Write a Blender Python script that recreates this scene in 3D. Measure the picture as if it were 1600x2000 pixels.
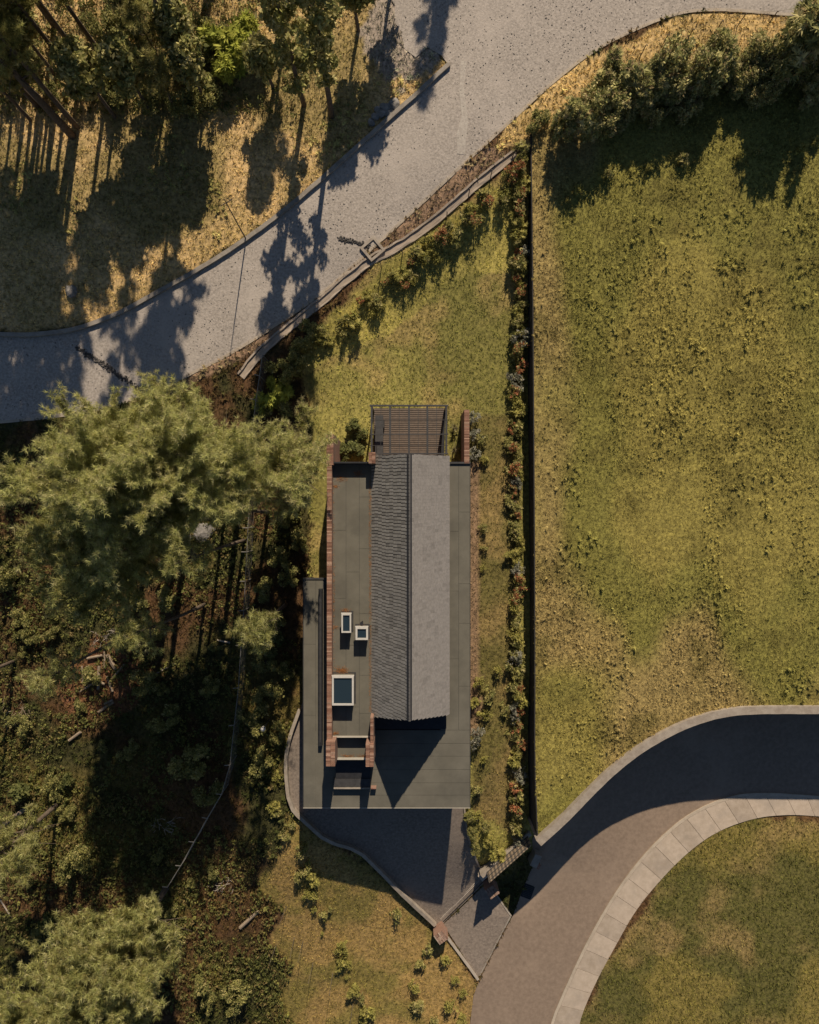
import bpy, math, random
import numpy as np
from mathutils import Vector

for o in list(bpy.data.objects): bpy.data.objects.remove(o)
S = bpy.context.scene
COL = S.collection

# ------------------------------------------------------------ camera, sky, sun, exposure
CAMZ = 50.0; F = 1481.0                       # camera height over the house plot, focal length in photo pixels
cd = bpy.data.cameras.new('camera'); cam = bpy.data.objects.new('camera', cd); COL.objects.link(cam)
cam.location = (0, 0, CAMZ); cam.rotation_euler = (0, 0, 0)
cd.sensor_fit = 'HORIZONTAL'; cd.sensor_width = 36; cd.lens = 36*F/1600; cd.clip_end = 2000; cd.clip_start = .5
S.camera = cam
ELEV = math.radians(36); AZ = math.atan2(.15, 1)       # sun in the north, a little to the east
COT = 1/math.tan(ELEV)
w = bpy.data.worlds.new('World'); S.world = w; w.use_nodes = True
wn = w.node_tree; bg = wn.nodes['Background']
sky = wn.nodes.new('ShaderNodeTexSky'); sky.sky_type = 'NISHITA'; sky.sun_disc = False
sky.sun_elevation = ELEV; sky.sun_rotation = AZ; sky.ozone_density = 4.; sky.dust_density = .5
wn.links.new(sky.outputs[0], bg.inputs[0]); bg.inputs[1].default_value = .05
sl = bpy.data.lights.new('sun', 'SUN'); so = bpy.data.objects.new('sun', sl); COL.objects.link(so)
sl.energy = 5.0; sl.angle = math.radians(.5); sl.color = (1, .86, .68)
dsun = Vector((math.sin(AZ)*math.cos(ELEV), math.cos(AZ)*math.cos(ELEV), math.sin(ELEV)))
so.rotation_euler = dsun.to_track_quat('Z', 'Y').to_euler(); so.location = dsun*80
S.view_settings.view_transform = 'Standard'; S.view_settings.look = 'None'
S.view_settings.gamma = 1; S.view_settings.exposure = .12; S.view_settings.use_curve_mapping = False
S.render.resolution_x = 819; S.render.resolution_y = 1024

rng = np.random.default_rng(7); random.seed(7)
R = random.uniform

# ------------------------------------------------------------ terrain height
def w_at(px, py, z): return ((px-800)*(CAMZ-z)/F, -(py-1000)*(CAMZ-z)/F)
CP = [  # photo pixel, ground height in metres (from shadow lengths and wall faces)
 (0,0,2.5),(300,100,2.2),(600,150,2.1),(100,400,1.8),(0,560,1.3),(350,450,1.7),(800,50,2.3),(560,380,1.8),
 (1300,0,2.6),(1000,150,2.4),(850,330,2.0),(600,500,1.5),(300,670,1.0),(0,740,.8),(1600,0,2.7),
 (1010,240,2.3),(1030,300,2.1),(900,370,1.9),(740,500,1.6),(540,660,1.2),(320,780,.8),(100,830,.6),
 (1100,190,2.4),(1250,110,2.5),(1450,60,2.6),(1600,60,2.6),
 (1000,420,1.2),(1020,520,.7),(900,500,.8),(800,600,.6),(700,700,.3),(850,780,0),(650,800,.1),(1000,900,0),(1000,1100,-.2),
 (980,1300,-.5),(960,1500,-1.1),(985,1610,-2.1),(935,1630,-2.1),
 (760,900,0),(760,1300,-.6),(885,1560,-1.4),(700,1590,-1.5),(640,1560,-1.1),(800,1680,-2.7),(865,1790,-4.4),(935,1725,-4.1),(960,1668,-2.3),(1012,1630,-2.3),(975,1742,-4.3),(1022,1690,-4.4),
 (560,1450,-.6),(560,1600,-.8),(585,1668,-1.0),(700,1745,-2.7),(820,1815,-4.3),(650,1900,-3.6),(850,1960,-4.7),(600,2000,-4.1),
 (450,900,.2),(450,1100,0),(450,1400,-.8),(300,1200,-.5),(100,1000,.1),(100,1500,-1.3),(0,1200,-.4),(200,1900,-3),(0,2000,-3),(450,1750,-2.2),(450,2000,-3.8),
 (1050,1710,-4.2),(1000,1900,-4.5),(1300,1560,-4.3),(1600,1480,-4.4),(1100,2000,-4.6),(1150,1800,-4.3),
 (1400,1850,-4.2),(1600,1700,-4.2),(1600,2000,-4.3),(1250,1980,-4.4),(1450,1600,-4.2),
 (990,1790,-4.15),(930,1910,-4.4),
 (1110,900,-.5),(1100,1300,-1.0),(1100,500,.2),(1300,600,0),(1300,1000,-1),(1500,800,-1),(1150,1450,-3),(1350,1250,-3),(1550,1200,-3.5),(1300,350,1.0),(1550,350,1.0)]
_xy = np.array([w_at(*c) for c in CP]); _z = np.array([c[2] for c in CP])
_n = len(CP); _A = np.zeros((_n+1, _n+1))
_A[:_n,:_n] = np.hypot(_xy[:,None,0]-_xy[None,:,0], _xy[:,None,1]-_xy[None,:,1]) - .0
_A[:_n,:_n] -= np.eye(_n)*.35
_A[_n,:_n] = 1; _A[:_n,_n] = 1
_w = np.linalg.solve(_A, np.append(_z, 0))
def HG(x, y):
    x = np.clip(np.atleast_1d(np.asarray(x, float)), -31, 31); y = np.clip(np.atleast_1d(np.asarray(y, float)), -38, 38)
    out = np.empty(x.shape); xf = x.ravel(); yf = y.ravel(); of = np.empty(xf.shape)
    for i in range(0, len(xf), 20000):
        d = np.hypot(xf[i:i+20000,None]-_xy[None,:,0], yf[i:i+20000,None]-_xy[None,:,1])
        of[i:i+20000] = d @ _w[:_n] + _w[_n]
    return of.reshape(x.shape)
def h(x, y): return float(HG(x, y)[0])
def zfield(x, y): return 1.55 + np.clip(y, -30, 34)*.0375
def P(px, py, zf=None):
    z = 0.
    for _ in range(7):
        x, y = w_at(px, py, z); z = float(zf(x, y)) if zf else h(x, y)
    return Vector((x, y, z))
def PX(px, py, z): x, y = w_at(px, py, z); return Vector((x, y, z))

# value noise
_lat = rng.random((256, 256))
def vnoise(x, y, s):
    x = np.asarray(x)/s+97.3; y = np.asarray(y)/s+53.1
    xi = np.floor(x).astype(int); yi = np.floor(y).astype(int); fx = x-xi; fy = y-yi
    fx = fx*fx*(3-2*fx); fy = fy*fy*(3-2*fy); g = lambda a, b: _lat[a % 256, b % 256]
    return (g(xi,yi)*(1-fx)+g(xi+1,yi)*fx)*(1-fy)+(g(xi,yi+1)*(1-fx)+g(xi+1,yi+1)*fx)*fy
def fbm(x, y, s): return .5*vnoise(x,y,s)+.3*vnoise(x,y,s*.47)+.2*vnoise(x,y,s*.21)
def inpoly(x, y, poly):
    x = np.asarray(x); y = np.asarray(y); ins = np.zeros(x.shape, bool); n = len(poly); j = n-1
    for i in range(n):
        xi, yi = poly[i][0], poly[i][1]; xj, yj = poly[j][0], poly[j][1]
        if yi != yj:
            c = ((yi > y) != (yj > y)) & (x < (xj-xi)*(y-yi)/(yj-yi)+xi); ins ^= c
        j = i
    return ins

# ------------------------------------------------------------ materials
def mat(name, c1, c2=None, scale=3., rough=.85, bump=0., bscale=40., c3=None, s3=.4, attr=False, metal=0., spec=.3, amt=1., detail=6.):
    m = bpy.data.materials.new(name); m.use_nodes = True; nt = m.node_tree; b = nt.nodes['Principled BSDF']
    b.inputs['Roughness'].default_value = rough; b.inputs['Metallic'].default_value = metal
    b.inputs['Specular IOR Level'].default_value = spec
    geo = nt.nodes.new('ShaderNodeNewGeometry')
    def noise(s, d=detail):
        n = nt.nodes.new('ShaderNodeTexNoise'); n.inputs['Scale'].default_value = s; n.inputs['Detail'].default_value = d; n.inputs['Roughness'].default_value = .65
        nt.links.new(geo.outputs['Position'], n.inputs['Vector']); return n
    def ramp(n, a=.35, bb=.65):
        r = nt.nodes.new('ShaderNodeMapRange'); r.inputs[1].default_value = a; r.inputs[2].default_value = bb
        nt.links.new(n.outputs['Fac'], r.inputs[0]); return r
    def mixc(fac, A, B, blend='MIX'):
        x = nt.nodes.new('ShaderNodeMix'); x.data_type = 'RGBA'; x.blend_type = blend
        if isinstance(fac, float): x.inputs[0].default_value = fac
        else: nt.links.new(fac, x.inputs[0])
        for k, v in ((6, A), (7, B)):
            if isinstance(v, tuple): x.inputs[k].default_value = (*v, 1)
            else: nt.links.new(v, x.inputs[k])
        return x.outputs[2]
    if attr:
        a = nt.nodes.new('ShaderNodeAttribute'); a.attribute_name = 'Col'; col = a.outputs['Color']
        if c2: col = mixc(ramp(noise(scale)).outputs[0], mixc(1., col, c1, 'MULTIPLY'), mixc(1., col, c2, 'MULTIPLY'))
    elif c2: col = mixc(ramp(noise(scale)).outputs[0], c1, c2)
    else: col = None
    if c3: col = mixc(ramp(noise(s3), .5, .72).outputs[0], col if col else c1, c3)
    if col: nt.links.new(col, b.inputs['Base Color'])
    else: b.inputs['Base Color'].default_value = (*c1, 1)
    if bump:
        bn = nt.nodes.new('ShaderNodeBump'); bn.inputs['Strength'].default_value = bump; bn.inputs['Distance'].default_value = .05
        nt.links.new(noise(bscale, 8).outputs['Fac'], bn.inputs['Height']); nt.links.new(bn.outputs[0], b.inputs['Normal'])
    return m
def leafmat(name, trans=.25, rough=.7):
    m = bpy.data.materials.new(name); m.use_nodes = True; nt = m.node_tree; b = nt.nodes['Principled BSDF']
    a = nt.nodes.new('ShaderNodeAttribute'); a.attribute_name = 'Col'
    nt.links.new(a.outputs['Color'], b.inputs['Base Color']); b.inputs['Roughness'].default_value = rough; b.inputs['Specular IOR Level'].default_value = .15
    t = nt.nodes.new('ShaderNodeBsdfTranslucent'); nt.links.new(a.outputs['Color'], t.inputs[0])
    mx = nt.nodes.new('ShaderNodeMixShader'); mx.inputs[0].default_value = trans
    nt.links.new(b.outputs[0], mx.inputs[1]); nt.links.new(t.outputs[0], mx.inputs[2])
    nt.links.new(mx.outputs[0], nt.nodes['Material Output'].inputs[0]); return m
def brickmat(name, c1, c2, mortar, w_=.24, hh=.075):
    m = bpy.data.materials.new(name); m.use_nodes = True; nt = m.node_tree; b = nt.nodes['Principled BSDF']; b.inputs['Roughness'].default_value = .9
    geo = nt.nodes.new('ShaderNodeNewGeometry'); sp = nt.nodes.new('ShaderNodeSeparateXYZ'); nt.links.new(geo.outputs['Position'], sp.inputs[0])
    ad = nt.nodes.new('ShaderNodeMath'); nt.links.new(sp.outputs[0], ad.inputs[0]); nt.links.new(sp.outputs[1], ad.inputs[1])
    cb = nt.nodes.new('ShaderNodeCombineXYZ'); nt.links.new(ad.outputs[0], cb.inputs[0]); nt.links.new(sp.outputs[2], cb.inputs[1])
    br = nt.nodes.new('ShaderNodeTexBrick'); nt.links.new(cb.outputs[0], br.inputs['Vector'])
    br.inputs['Color1'].default_value = (*c1, 1); br.inputs['Color2'].default_value = (*c2, 1); br.inputs['Mortar'].default_value = (*mortar, 1)
    br.inputs['Scale'].default_value = 1; br.inputs['Brick Width'].default_value = w_; br.inputs['Row Height'].default_value = hh; br.inputs['Mortar Size'].default_value = .008
    nt.links.new(br.outputs['Color'], b.inputs['Base Color']); return m
M = {}
M['ground'] = mat('ground_soil', (.5,.5,.48), (1.4,1.37,1.3), 4.5, .95, .6, 9., attr=True, detail=9.)
M['field'] = mat('field_soil', (.5,.48,.45), (1.35,1.32,1.2), 4.5, .95, .6, 9., attr=True, detail=9.)
M['gravel'] = mat('gravel', (.27,.235,.20), (.48,.42,.36), 7.5, .95, .5, 9., c3=(.47,.41,.35), s3=.28, detail=10.)
M['gravel_pale'] = mat('pale_road_patch', (0.361,0.316,0.271), (0.492,0.443,0.377), 6., .9, .3, 12.)
M['asphalt'] = mat('asphalt', (.205,.152,.112), (.27,.203,.15), 3.5, .88, .2, 30., c3=(.325,.247,.182), s3=.16, detail=9.)
M['paver'] = mat('paver', (.15,.122,.10), (.26,.212,.172), 6., .9, .4, 10., c3=(.23,.188,.152), s3=.4, detail=9.)
M['concrete'] = mat('concrete', (0.336,0.288,0.232), (0.432,0.376,0.312), 2.5, .9, .25, 20.)
M['concrete_dark'] = mat('weathered_concrete', (.26,.215,.17), (.36,.31,.25), 2.5, .9, .25, 20.)
M['slab_a'] = mat('slab_light', (.40,.325,.25), (.485,.40,.315), 2.6, .9, .15, 30., c3=(.36,.30,.24), s3=.8, detail=9.)
M['slab_b'] = mat('slab_worn', (.335,.27,.205), (.43,.355,.28), 2.2, .9, .15, 30., c3=(.30,.25,.2), s3=.7, detail=9.)
M['kerb_pale'] = mat('pale_kerb', (0.368,0.304,0.232), (0.480,0.408,0.320), 1.5, .9, .2, 20.)
M['kerb_grey'] = mat('grey_kerb', (.22,.19,.155), (.34,.30,.25), 2., .9, .3, 20.)
M['wall_dark'] = mat('dark_wall', (.03,.028,.025), (.05,.045,.04), 2., .95, .1)
M['membrane'] = mat('roof_membrane', (.115,.106,.083), (.143,.132,.104), .9, .9, .12, 60., c3=(.088,.082,.066), s3=.32, detail=9.)
M['tile'] = mat('roof_tile', (.85,.85,.85), (1.12,1.12,1.12), 6., .9, .25, 40., attr=True)
M['black'] = mat('black_metal', (.018,.018,.02), (.028,.028,.03), 4., .6)
M['steel'] = mat('dark_steel', (.035,.034,.034), (.055,.053,.052), 4., .55, spec=.4)
M['fascia'] = mat('pale_flashing', (.42,.38,.31), (.5,.46,.38), 3., .6)
M['white'] = mat('white_frame', (.46,.44,.40), (.55,.52,.47), 5., .5)
M['glass'] = mat('dark_glass', (.02,.034,.045), None, rough=.06, spec=.6)
M['brick'] = brickmat('brickwork', (.29,.155,.105), (.22,.11,.075), (.29,.22,.17))
M['brickpiece'] = mat('brick_piece', (.8,.8,.8), (1.2,1.15,1.1), 14., .95, .4, 60., attr=True)
M['plank'] = mat('deck_plank', (.12,.092,.072), (.165,.128,.1), 5., .8, .2, 50.)
M['wood'] = mat('grey_wood', (.24,.18,.125), (.36,.28,.20), 8., .9, .4, 40.)
M['post'] = mat('weathered_post', (.08,.065,.05), (.16,.13,.1), 5., .9)
M['wire'] = mat('galvanised_wire', (.22,.2,.18), (.30,.28,.25), 5., .5, metal=.3)
M['bark'] = mat('bark', (.085,.062,.045), (.17,.13,.095), 7., .95, .8, 18.)
M['twig'] = mat('dead_twig', (.30,.25,.2), (.42,.36,.3), 7., .95)
M['rock'] = mat('rock', (.15,.14,.125), (.30,.275,.245), 3., .95, .8, 8.)
M['darkstone'] = mat('dark_rubble', (.05,.047,.045), (.12,.11,.1), 6., .95, .6, 20.)
M['litter'] = mat('pine_litter', (.75,.75,.75), (1.2,1.2,1.2), 6., .95, attr=True)
M['leaf'] = leafmat('leaf', .35); M['needle'] = leafmat('pine_needles', .45); M['grass'] = leafmat('grass_blades', .2, .8)

# ------------------------------------------------------------ mesh builders
def link(name, verts, faces, m, parent=None, cols=None, smooth=False):
    me = bpy.data.meshes.new(name)
    if isinstance(faces, np.ndarray):
        nf, k = faces.shape; me.vertices.add(len(verts)); me.vertices.foreach_set('co', np.asarray(verts, np.float32).ravel())
        me.loops.add(nf*k); me.loops.foreach_set('vertex_index', faces.astype(np.int32).ravel())
        me.polygons.add(nf); me.polygons.foreach_set('loop_start', np.arange(0, nf*k, k, dtype=np.int32)); me.polygons.foreach_set('loop_total', np.full(nf, k, np.int32))
        me.update(calc_edges=True)
    else: me.from_pydata([tuple(v) for v in verts], [], faces); me.update()
    if cols is not None:
        a = me.color_attributes.new('Col', 'FLOAT_COLOR', 'POINT'); c = np.ones((len(verts), 4), np.float32); c[:,:3] = cols
        a.data.foreach_set('color', c.ravel())
    if smooth: me.polygons.foreach_set('use_smooth', np.ones(len(me.polygons), bool))
    me.materials.append(m)
    o = bpy.data.objects.new(name, me); COL.objects.link(o); o.parent = parent
    return o
def tag(o, label, cat, group=None):
    o['label'] = label; o['category'] = cat
    if group: o['group'] = group
    return o
def struct(o): o['kind'] = 'structure'; return o
def stuff(o, label=None, cat=None):
    o['kind'] = 'stuff'
    if label: o['label'] = label; o['category'] = cat
    return o
def empty(name, loc, label=None, cat=None, group=None):
    o = bpy.data.objects.new(name, None); COL.objects.link(o); o.location = loc; o.empty_display_size = .1
    if label: tag(o, label, cat, group)
    return o
class MB:
    def __init__(s): s.v = []; s.f = []; s.c = []
    def add(s, vs, fs, col=None):
        b = len(s.v); s.v += [tuple(v) for v in vs]; s.f += [tuple(i+b for i in f) for f in fs]; s.c += [col or (1,1,1)]*len(vs)
    def hexa(s, p, col=None): s.add(p, [(3,2,1,0),(4,5,6,7),(0,1,5,4),(1,2,6,5),(2,3,7,6),(3,0,4,7)], col)
    def box(s, x0, x1, y0, y1, z0, z1, col=None):
        s.hexa([(x0,y0,z0),(x1,y0,z0),(x1,y1,z0),(x0,y1,z0),(x0,y0,z1),(x1,y0,z1),(x1,y1,z1),(x0,y1,z1)], col)
    def rbox(s, c, sx, sy, z0, z1, a, col=None):
        ca, sa = math.cos(a), math.sin(a); q = []
        for z in (z0, z1):
            for dx, dy in ((-1,-1),(1,-1),(1,1),(-1,1)):
                u, v = dx*sx/2, dy*sy/2; q.append((c[0]+u*ca-v*sa, c[1]+u*sa+v*ca, z))
        s.hexa(q, col)
    def tube(s, pts, rad, n=6, cap=True, col=None):
        b = []; N = len(pts); pts = [Vector(p) for p in pts]
        if not hasattr(rad, '__len__'): rad = [rad]*N
        for i in range(N):
            d = (pts[min(i+1,N-1)]-pts[max(i-1,0)]); d = d.normalized() if d.length > 1e-6 else Vector((0,0,1))
            u = d.cross(Vector((0,0,1))) if abs(d.z) < .95 else d.cross(Vector((1,0,0))); u.normalize(); v = d.cross(u)
            for k in range(n):
                a = 2*math.pi*k/n; b.append(pts[i]+(u*math.cos(a)+v*math.sin(a))*rad[i])
        fs = [(i*n+k, i*n+(k+1)%n, (i+1)*n+(k+1)%n, (i+1)*n+k) for i in range(N-1) for k in range(n)]
        if cap: fs += [tuple(range(n-1,-1,-1)), tuple((N-1)*n+k for k in range(n))]
        s.add(b, fs, col)
    def build(s, name, m, parent=None, colors=False, smooth=False):
        loc = Vector(parent.location) if parent else Vector((0,0,0))
        if parent and parent.parent: loc = loc + Vector(parent.parent.location)
        return link(name, [(v[0]-loc.x, v[1]-loc.y, v[2]-loc.z) for v in s.v], s.f, m, parent, np.array(s.c) if colors else None, smooth)
def resample(pts, step=None, n=None):
    pts = [Vector(p) for p in pts]; L = [0]
    for a, b in zip(pts, pts[1:]): L.append(L[-1]+(b-a).length)
    n = n or max(2, int(L[-1]/step)+1); out = []; j = 0
    for i in range(n):
        t = L[-1]*i/(n-1)
        while j < len(L)-2 and L[j+1] < t: j += 1
        out.append(pts[j].lerp(pts[j+1], (t-L[j])/max(1e-9, L[j+1]-L[j])))
    return out
def smoothline(pts, step, it=2):
    p = [Vector(q) for q in pts]
    for _ in range(it):
        q = [p[0]]
        for a, b in zip(p, p[1:]): q += [a.lerp(b, .25), a.lerp(b, .75)]
        q.append(p[-1]); p = q
    return resample(p, step)
def ribbon(line, width, top, bot, name, m, parent=None, rough=0.):
    """closed swept box: top / bot are functions of a point"""
    b = MB(); N = len(line); vs = []
    for i, p in enumerate(line):
        d = line[min(i+1,N-1)]-line[max(i-1,0)]; d.z = 0; d.normalize(); nrm = Vector((-d.y, d.x, 0))
        j = R(-rough, rough)
        for sgn, f in ((-1,bot),(1,bot),(1,top),(-1,top)):
            q = p+nrm*(sgn*width/2+j); vs.append((q.x, q.y, f(q)+(R(-rough,rough)*.5 if f is top else 0)))
    fs = [(i*4+k, i*4+(k+1)%4, (i+1)*4+(k+1)%4, (i+1)*4+k) for i in range(N-1) for k in range(4)]
    fs += [(3,2,1,0), tuple((N-1)*4+k for k in range(4))]
    b.add(vs, fs); return b.build(name, m, parent)
import bmesh
def sheet(poly, name, m, zf, zoff, step=.9, thick=0.):
    """polygon cut into a grid and draped on a height function"""
    bm = bmesh.new(); vs = [bm.verts.new((p[0], p[1], 0)) for p in poly]; f = bm.faces.new(vs)
    bmesh.ops.triangulate(bm, faces=[f])
    xs = [p[0] for p in poly]; ys = [p[1] for p in poly]
    for ax, lo, hi in ((0, min(xs), max(xs)), (1, min(ys), max(ys))):
        k = lo+step*.5
        while k < hi:
            co = [0,0,0]; no = [0,0,0]; co[ax] = k; no[ax] = 1
            bmesh.ops.bisect_plane(bm, geom=bm.verts[:]+bm.edges[:]+bm.faces[:], plane_co=co, plane_no=no); k += step
    bm.normal_update()
    if sum(f.normal.z for f in bm.faces) < 0: bmesh.ops.reverse_faces(bm, faces=bm.faces[:])
    X = np.array([v.co.x for v in bm.verts]); Y = np.array([v.co.y for v in bm.verts]); Z = zf(X, Y)
    for v, z in zip(bm.verts, Z): v.co.z = z+zoff
    me = bpy.data.meshes.new(name); bm.to_mesh(me); bm.free(); me.materials.append(m)
    o = bpy.data.objects.new(name, me); COL.objects.link(o); return o

# ------------------------------------------------------------ outlines in photo pixels, put on the ground
def PL(l, zf=None): return [P(x, y, zf) for x, y in l]
north_kerb = [(-260,640),(-120,650),(0,653),(60,656),(150,645),(230,615),(300,577),(400,521),(480,470),(560,410),(640,341),(700,287),(760,233),(820,180),(877,127)]
south_kerb = [(1900,70),(1750,50),(1600,33),(1480,24),(1400,18),(1330,23),(1260,48),(1160,97),(1080,160),(1010,225),(950,280),(890,335),(820,400),(730,483),(640,565),(560,622),(470,680),(390,722),(300,765),(200,800),(100,815),(0,825),(-260,840)]
gravel_poly = PL(north_kerb)+PL([(862,108),(835,92),(812,112),(790,95),(783,60),(770,42),(772,10),(752,-20),(745,-80),(780,-320),(1900,-320)])+PL(south_kerb)
drive_left = [(586,1385),(566,1440),(558,1490),(566,1572),(600,1604),(640,1640),(700,1656),(735,1690),(800,1757),(850,1803)]
drive_poly = PL(drive_left)+PL([(862,1808),(950,1722),(925,1668),(912,1625),(907,1577),(905,1500),(720,1300),(620,1300)])
apron_poly = PL([(866,1806),(952,1724),(1000,1788),(934,1912)])
road_in = [(1060,2120),(1072,2010),(1108,1925),(1150,1835),(1196,1755),(1240,1692),(1290,1637),(1350,1588),(1420,1557),(1480,1549),(1600,1557),(1780,1572)]
road_out = [(1115,2120),(1128,2000),(1162,1920),(1200,1850),(1242,1775),(1292,1715),(1345,1662),(1402,1622),(1470,1597),(1540,1590),(1600,1594),(1780,1608)]
lower_road_poly = PL(road_in)+PL([(1800,1330),(1560,1330),(1400,1345),(1280,1400),(1150,1490),(1060,1580),(1040,1640),(1042,1690),(1003,1786),(936,1915),(925,1945),(905,2120)])
ret_line = [(1051,1644),(1100,1600),(1150,1547),(1200,1497),(1260,1452),(1330,1414),(1400,1391),(1460,1384),(1600,1384),(1800,1382)]
fence_line = [(1037,262),(1040,500),(1043,900),(1045,1300),(1044,1480),(1050,1640)]
field_poly = [P(x, y, zfield) for x, y in fence_line]+[P(x, y, zfield) for x, y in ret_line[1:]]+[P(x, y, zfield) for x, y in [(1900,1380),(1900,140),(1600,130),(1450,130),(1300,150),(1200,190),(1110,235)]]
ch = smoothline(PL([(470,735),(505,690),(560,643),(640,578),(720,508),(760,492),(830,446),(900,387),(960,336),(1010,297),(1030,284)]), .5)
def offs(line, d):
    out = []
    for i, p in enumerate(line):
        t = line[min(i+1,len(line)-1)]-line[max(i-1,0)]; t.z = 0; t.normalize(); out.append(p+Vector((-t.y, t.x, 0))*d)
    return out
channel_poly = offs(ch, .3)+offs(ch, -.3)[::-1]
terr_masks = [gravel_poly, drive_poly, apron_poly, lower_road_poly, channel_poly]
walk_poly = PL(road_in)+PL(road_out)[::-1]
yard_poly = PL([(1040,280),(960,340),(740,500),(570,690),(610,800),(612,1480),(600,1590),(700,1660),(860,1800),(930,1700),(1050,1660),(1045,900)])
verge_poly = PL([(1900,70),(1600,33),(1400,18),(1260,48),(1080,160),(950,280),(1035,285),(1200,180),(1500,120),(1900,140)])
dirt_poly = PL([(950,285),(1000,300),(900,385),(760,490),(540,665),(330,775),(300,765),(470,680),(640,565),(730,483),(890,335)])
se_poly = PL(road_out)+PL([(1900,1640),(1900,2200),(1110,2200)])
sw_lawn = PL([(565,1590),(700,1670),(850,1810),(930,1920),(905,2150),(570,2150),(585,2010),(548,1950),(575,1880),(520,1830),(556,1770),(505,1730),(540,1680)])
forest_n = PL(north_kerb)+PL([(800,110),(750,0),(740,-320),(-400,-320),(-400,640)])

# ------------------------------------------------------------ ground
def axis(a, s):
    inner = list(np.arange(-a, a+1e-6, s)); out = []; d = s; x = a
    while x < 420: d *= 1.45; x += d; out.append(x)
    return np.array([-v for v in out[::-1]]+inner+out)
gx = axis(34, .34); gy = axis(40, .34); X, Y = np.meshgrid(gx, gy); Z = HG(X, Y)
msk = np.zeros(X.shape, bool)
for pl in terr_masks: msk |= inpoly(X, Y, pl)
Z = Z+(fbm(X, Y, 1.4)-.5)*.14
Z[msk] -= .13
def lerpc(a, b, t): return np.asarray(a)*(1-t[...,None])+np.asarray(b)*t[...,None]
def sstep(v, a, b): t = np.clip((v-a)/(b-a), 0, 1); return t*t*(3-2*t)
def ground_colour(x, y):
    n1 = fbm(x, y, 7.); n2 = fbm(x+40, y, 2.3); n3 = fbm(x, y+70, 4.)
    c = lerpc((.15,.115,.036), (.055,.052,.018), sstep(n1, .33, .54)); c = lerpc(c, (.13,.065,.032), .8*sstep(n3, .5, .66))  # wood floor colours lowered to stand in for tree shade
    def zone(poly, cc):
        k = inpoly(x+(n2-.5)*1.6, y+(n3-.5)*1.6, poly); c[k] = cc[k]
    zone(forest_n, lerpc(lerpc((.60,.42,.205), (.49,.35,.16), sstep(n2,.35,.7)), (.24,.19,.07), .7*sstep(n1,.52,.66)))
    zone(sw_lawn, lerpc((.32,.215,.08), (.21,.165,.05), sstep(n2,.4,.62)))
    zone(yard_poly, lerpc(lerpc((.315,.275,.08), (.205,.185,.052), sstep(n1,.34,.62)), (.40,.285,.115), .6*sstep(n3,.52,.68)))
    zone(PL([(922,820),(1010,820),(1010,1640),(922,1600)]), lerpc((.25,.18,.07), (.15,.125,.04), sstep(n2,.36,.62)))
    kb_ = PL([(1000,330),(760,505),(560,690),(600,720),(760,640),(900,540),(1010,520)]); zone(kb_, lerpc((.43,.36,.10), (.29,.25,.07), sstep(n2,.4,.66)))
    zone(verge_poly, lerpc((.60,.42,.19), (.50,.355,.155), sstep(n2,.4,.65)))
    zone(se_poly, lerpc(lerpc((.20,.16,.045), (.115,.105,.03), sstep(n1,.45,.6)), (.29,.20,.085), .65*sstep(n3,.5,.72)))
    k = inpoly(x+(n2-.5)*.5, y, dirt_poly); dc = lerpc((.31,.205,.135), (.22,.14,.09), sstep(n2,.4,.65)); c[k] = dc[k]
    # bare earth strip beside the house
    a = P(921,905); b = P(926,1440); k = (x > a.x-.3) & (x < a.x+.55+(n2-.5)*.6) & (y < a.y) & (y > b.y); c[k] = (.25,.165,.10)
    k = (np.hypot(x-P(210,1330).x, y-P(210,1330).y) < 2.6+3*(n2-.5)); c[k] = (.21,.10,.052)
    k = (np.hypot(x-P(800,40).x, (y-P(800,40).y)*.6) < 2.6+3*(n2-.5)); c[k] = (.36,.30,.25)
    return c
GC = ground_colour(X, Y)
nx, ny = len(gx), len(gy); idx = np.arange(nx*ny).reshape(ny, nx)
gf = np.stack([idx[:-1,:-1], idx[:-1,1:], idx[1:,1:], idx[1:,:-1]], -1).reshape(-1, 4)
struct(link('ground', np.stack([X, Y, Z], -1).reshape(-1, 3), gf, M['ground'], None, GC.reshape(-1, 3), True))
# raised field: grid sheet
fo = sheet(field_poly, 'field_ground', M['field'], lambda x, y: zfield(x, y)+(fbm(x, y, 1.2)-.5)*.12, 0, .42)
me = fo.data; co = np.empty(len(me.vertices)*3); me.vertices.foreach_get('co', co); co = co.reshape(-1, 3)
def field_colour(x, y):
    n1 = fbm(x, y*.55, 6.); n2 = fbm(x+31, y, 2.); n3 = fbm(x+9, y*.5, 9.)
    c = lerpc((.29,.245,.067), (.225,.205,.052), sstep(n1,.38,.6)); c = lerpc(c, (.37,.27,.115), .75*sstep(n3,.5,.68)); return lerpc(c, (.13,.11,.028), .5*sstep(n2,.55,.72))
a = me.color_attributes.new('Col', 'FLOAT_COLOR', 'POINT'); cc = np.ones((len(co), 4), np.float32); cc[:,:3] = field_colour(co[:,0], co[:,1]); a.data.foreach_set('color', cc.ravel())
struct(fo)
struct(sheet(gravel_poly, 'gravel_road', M['gravel'], HG, .0, .8))
struct(sheet(drive_poly, 'driveway', M['paver'], HG, .0, .6))
struct(sheet(apron_poly, 'driveway_apron', M['paver'], HG, .012, .6))
struct(sheet(lower_road_poly, 'asphalt_road', M['asphalt'], HG, .0, .8))
struct(sheet(PL([(893,300),(908,302),(914,240),(912,215),(906,170),(912,120),(900,118),(897,180),(902,225),(892,262)]), 'road_patch', M['gravel_pale'], HG, .012, .5))
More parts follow.
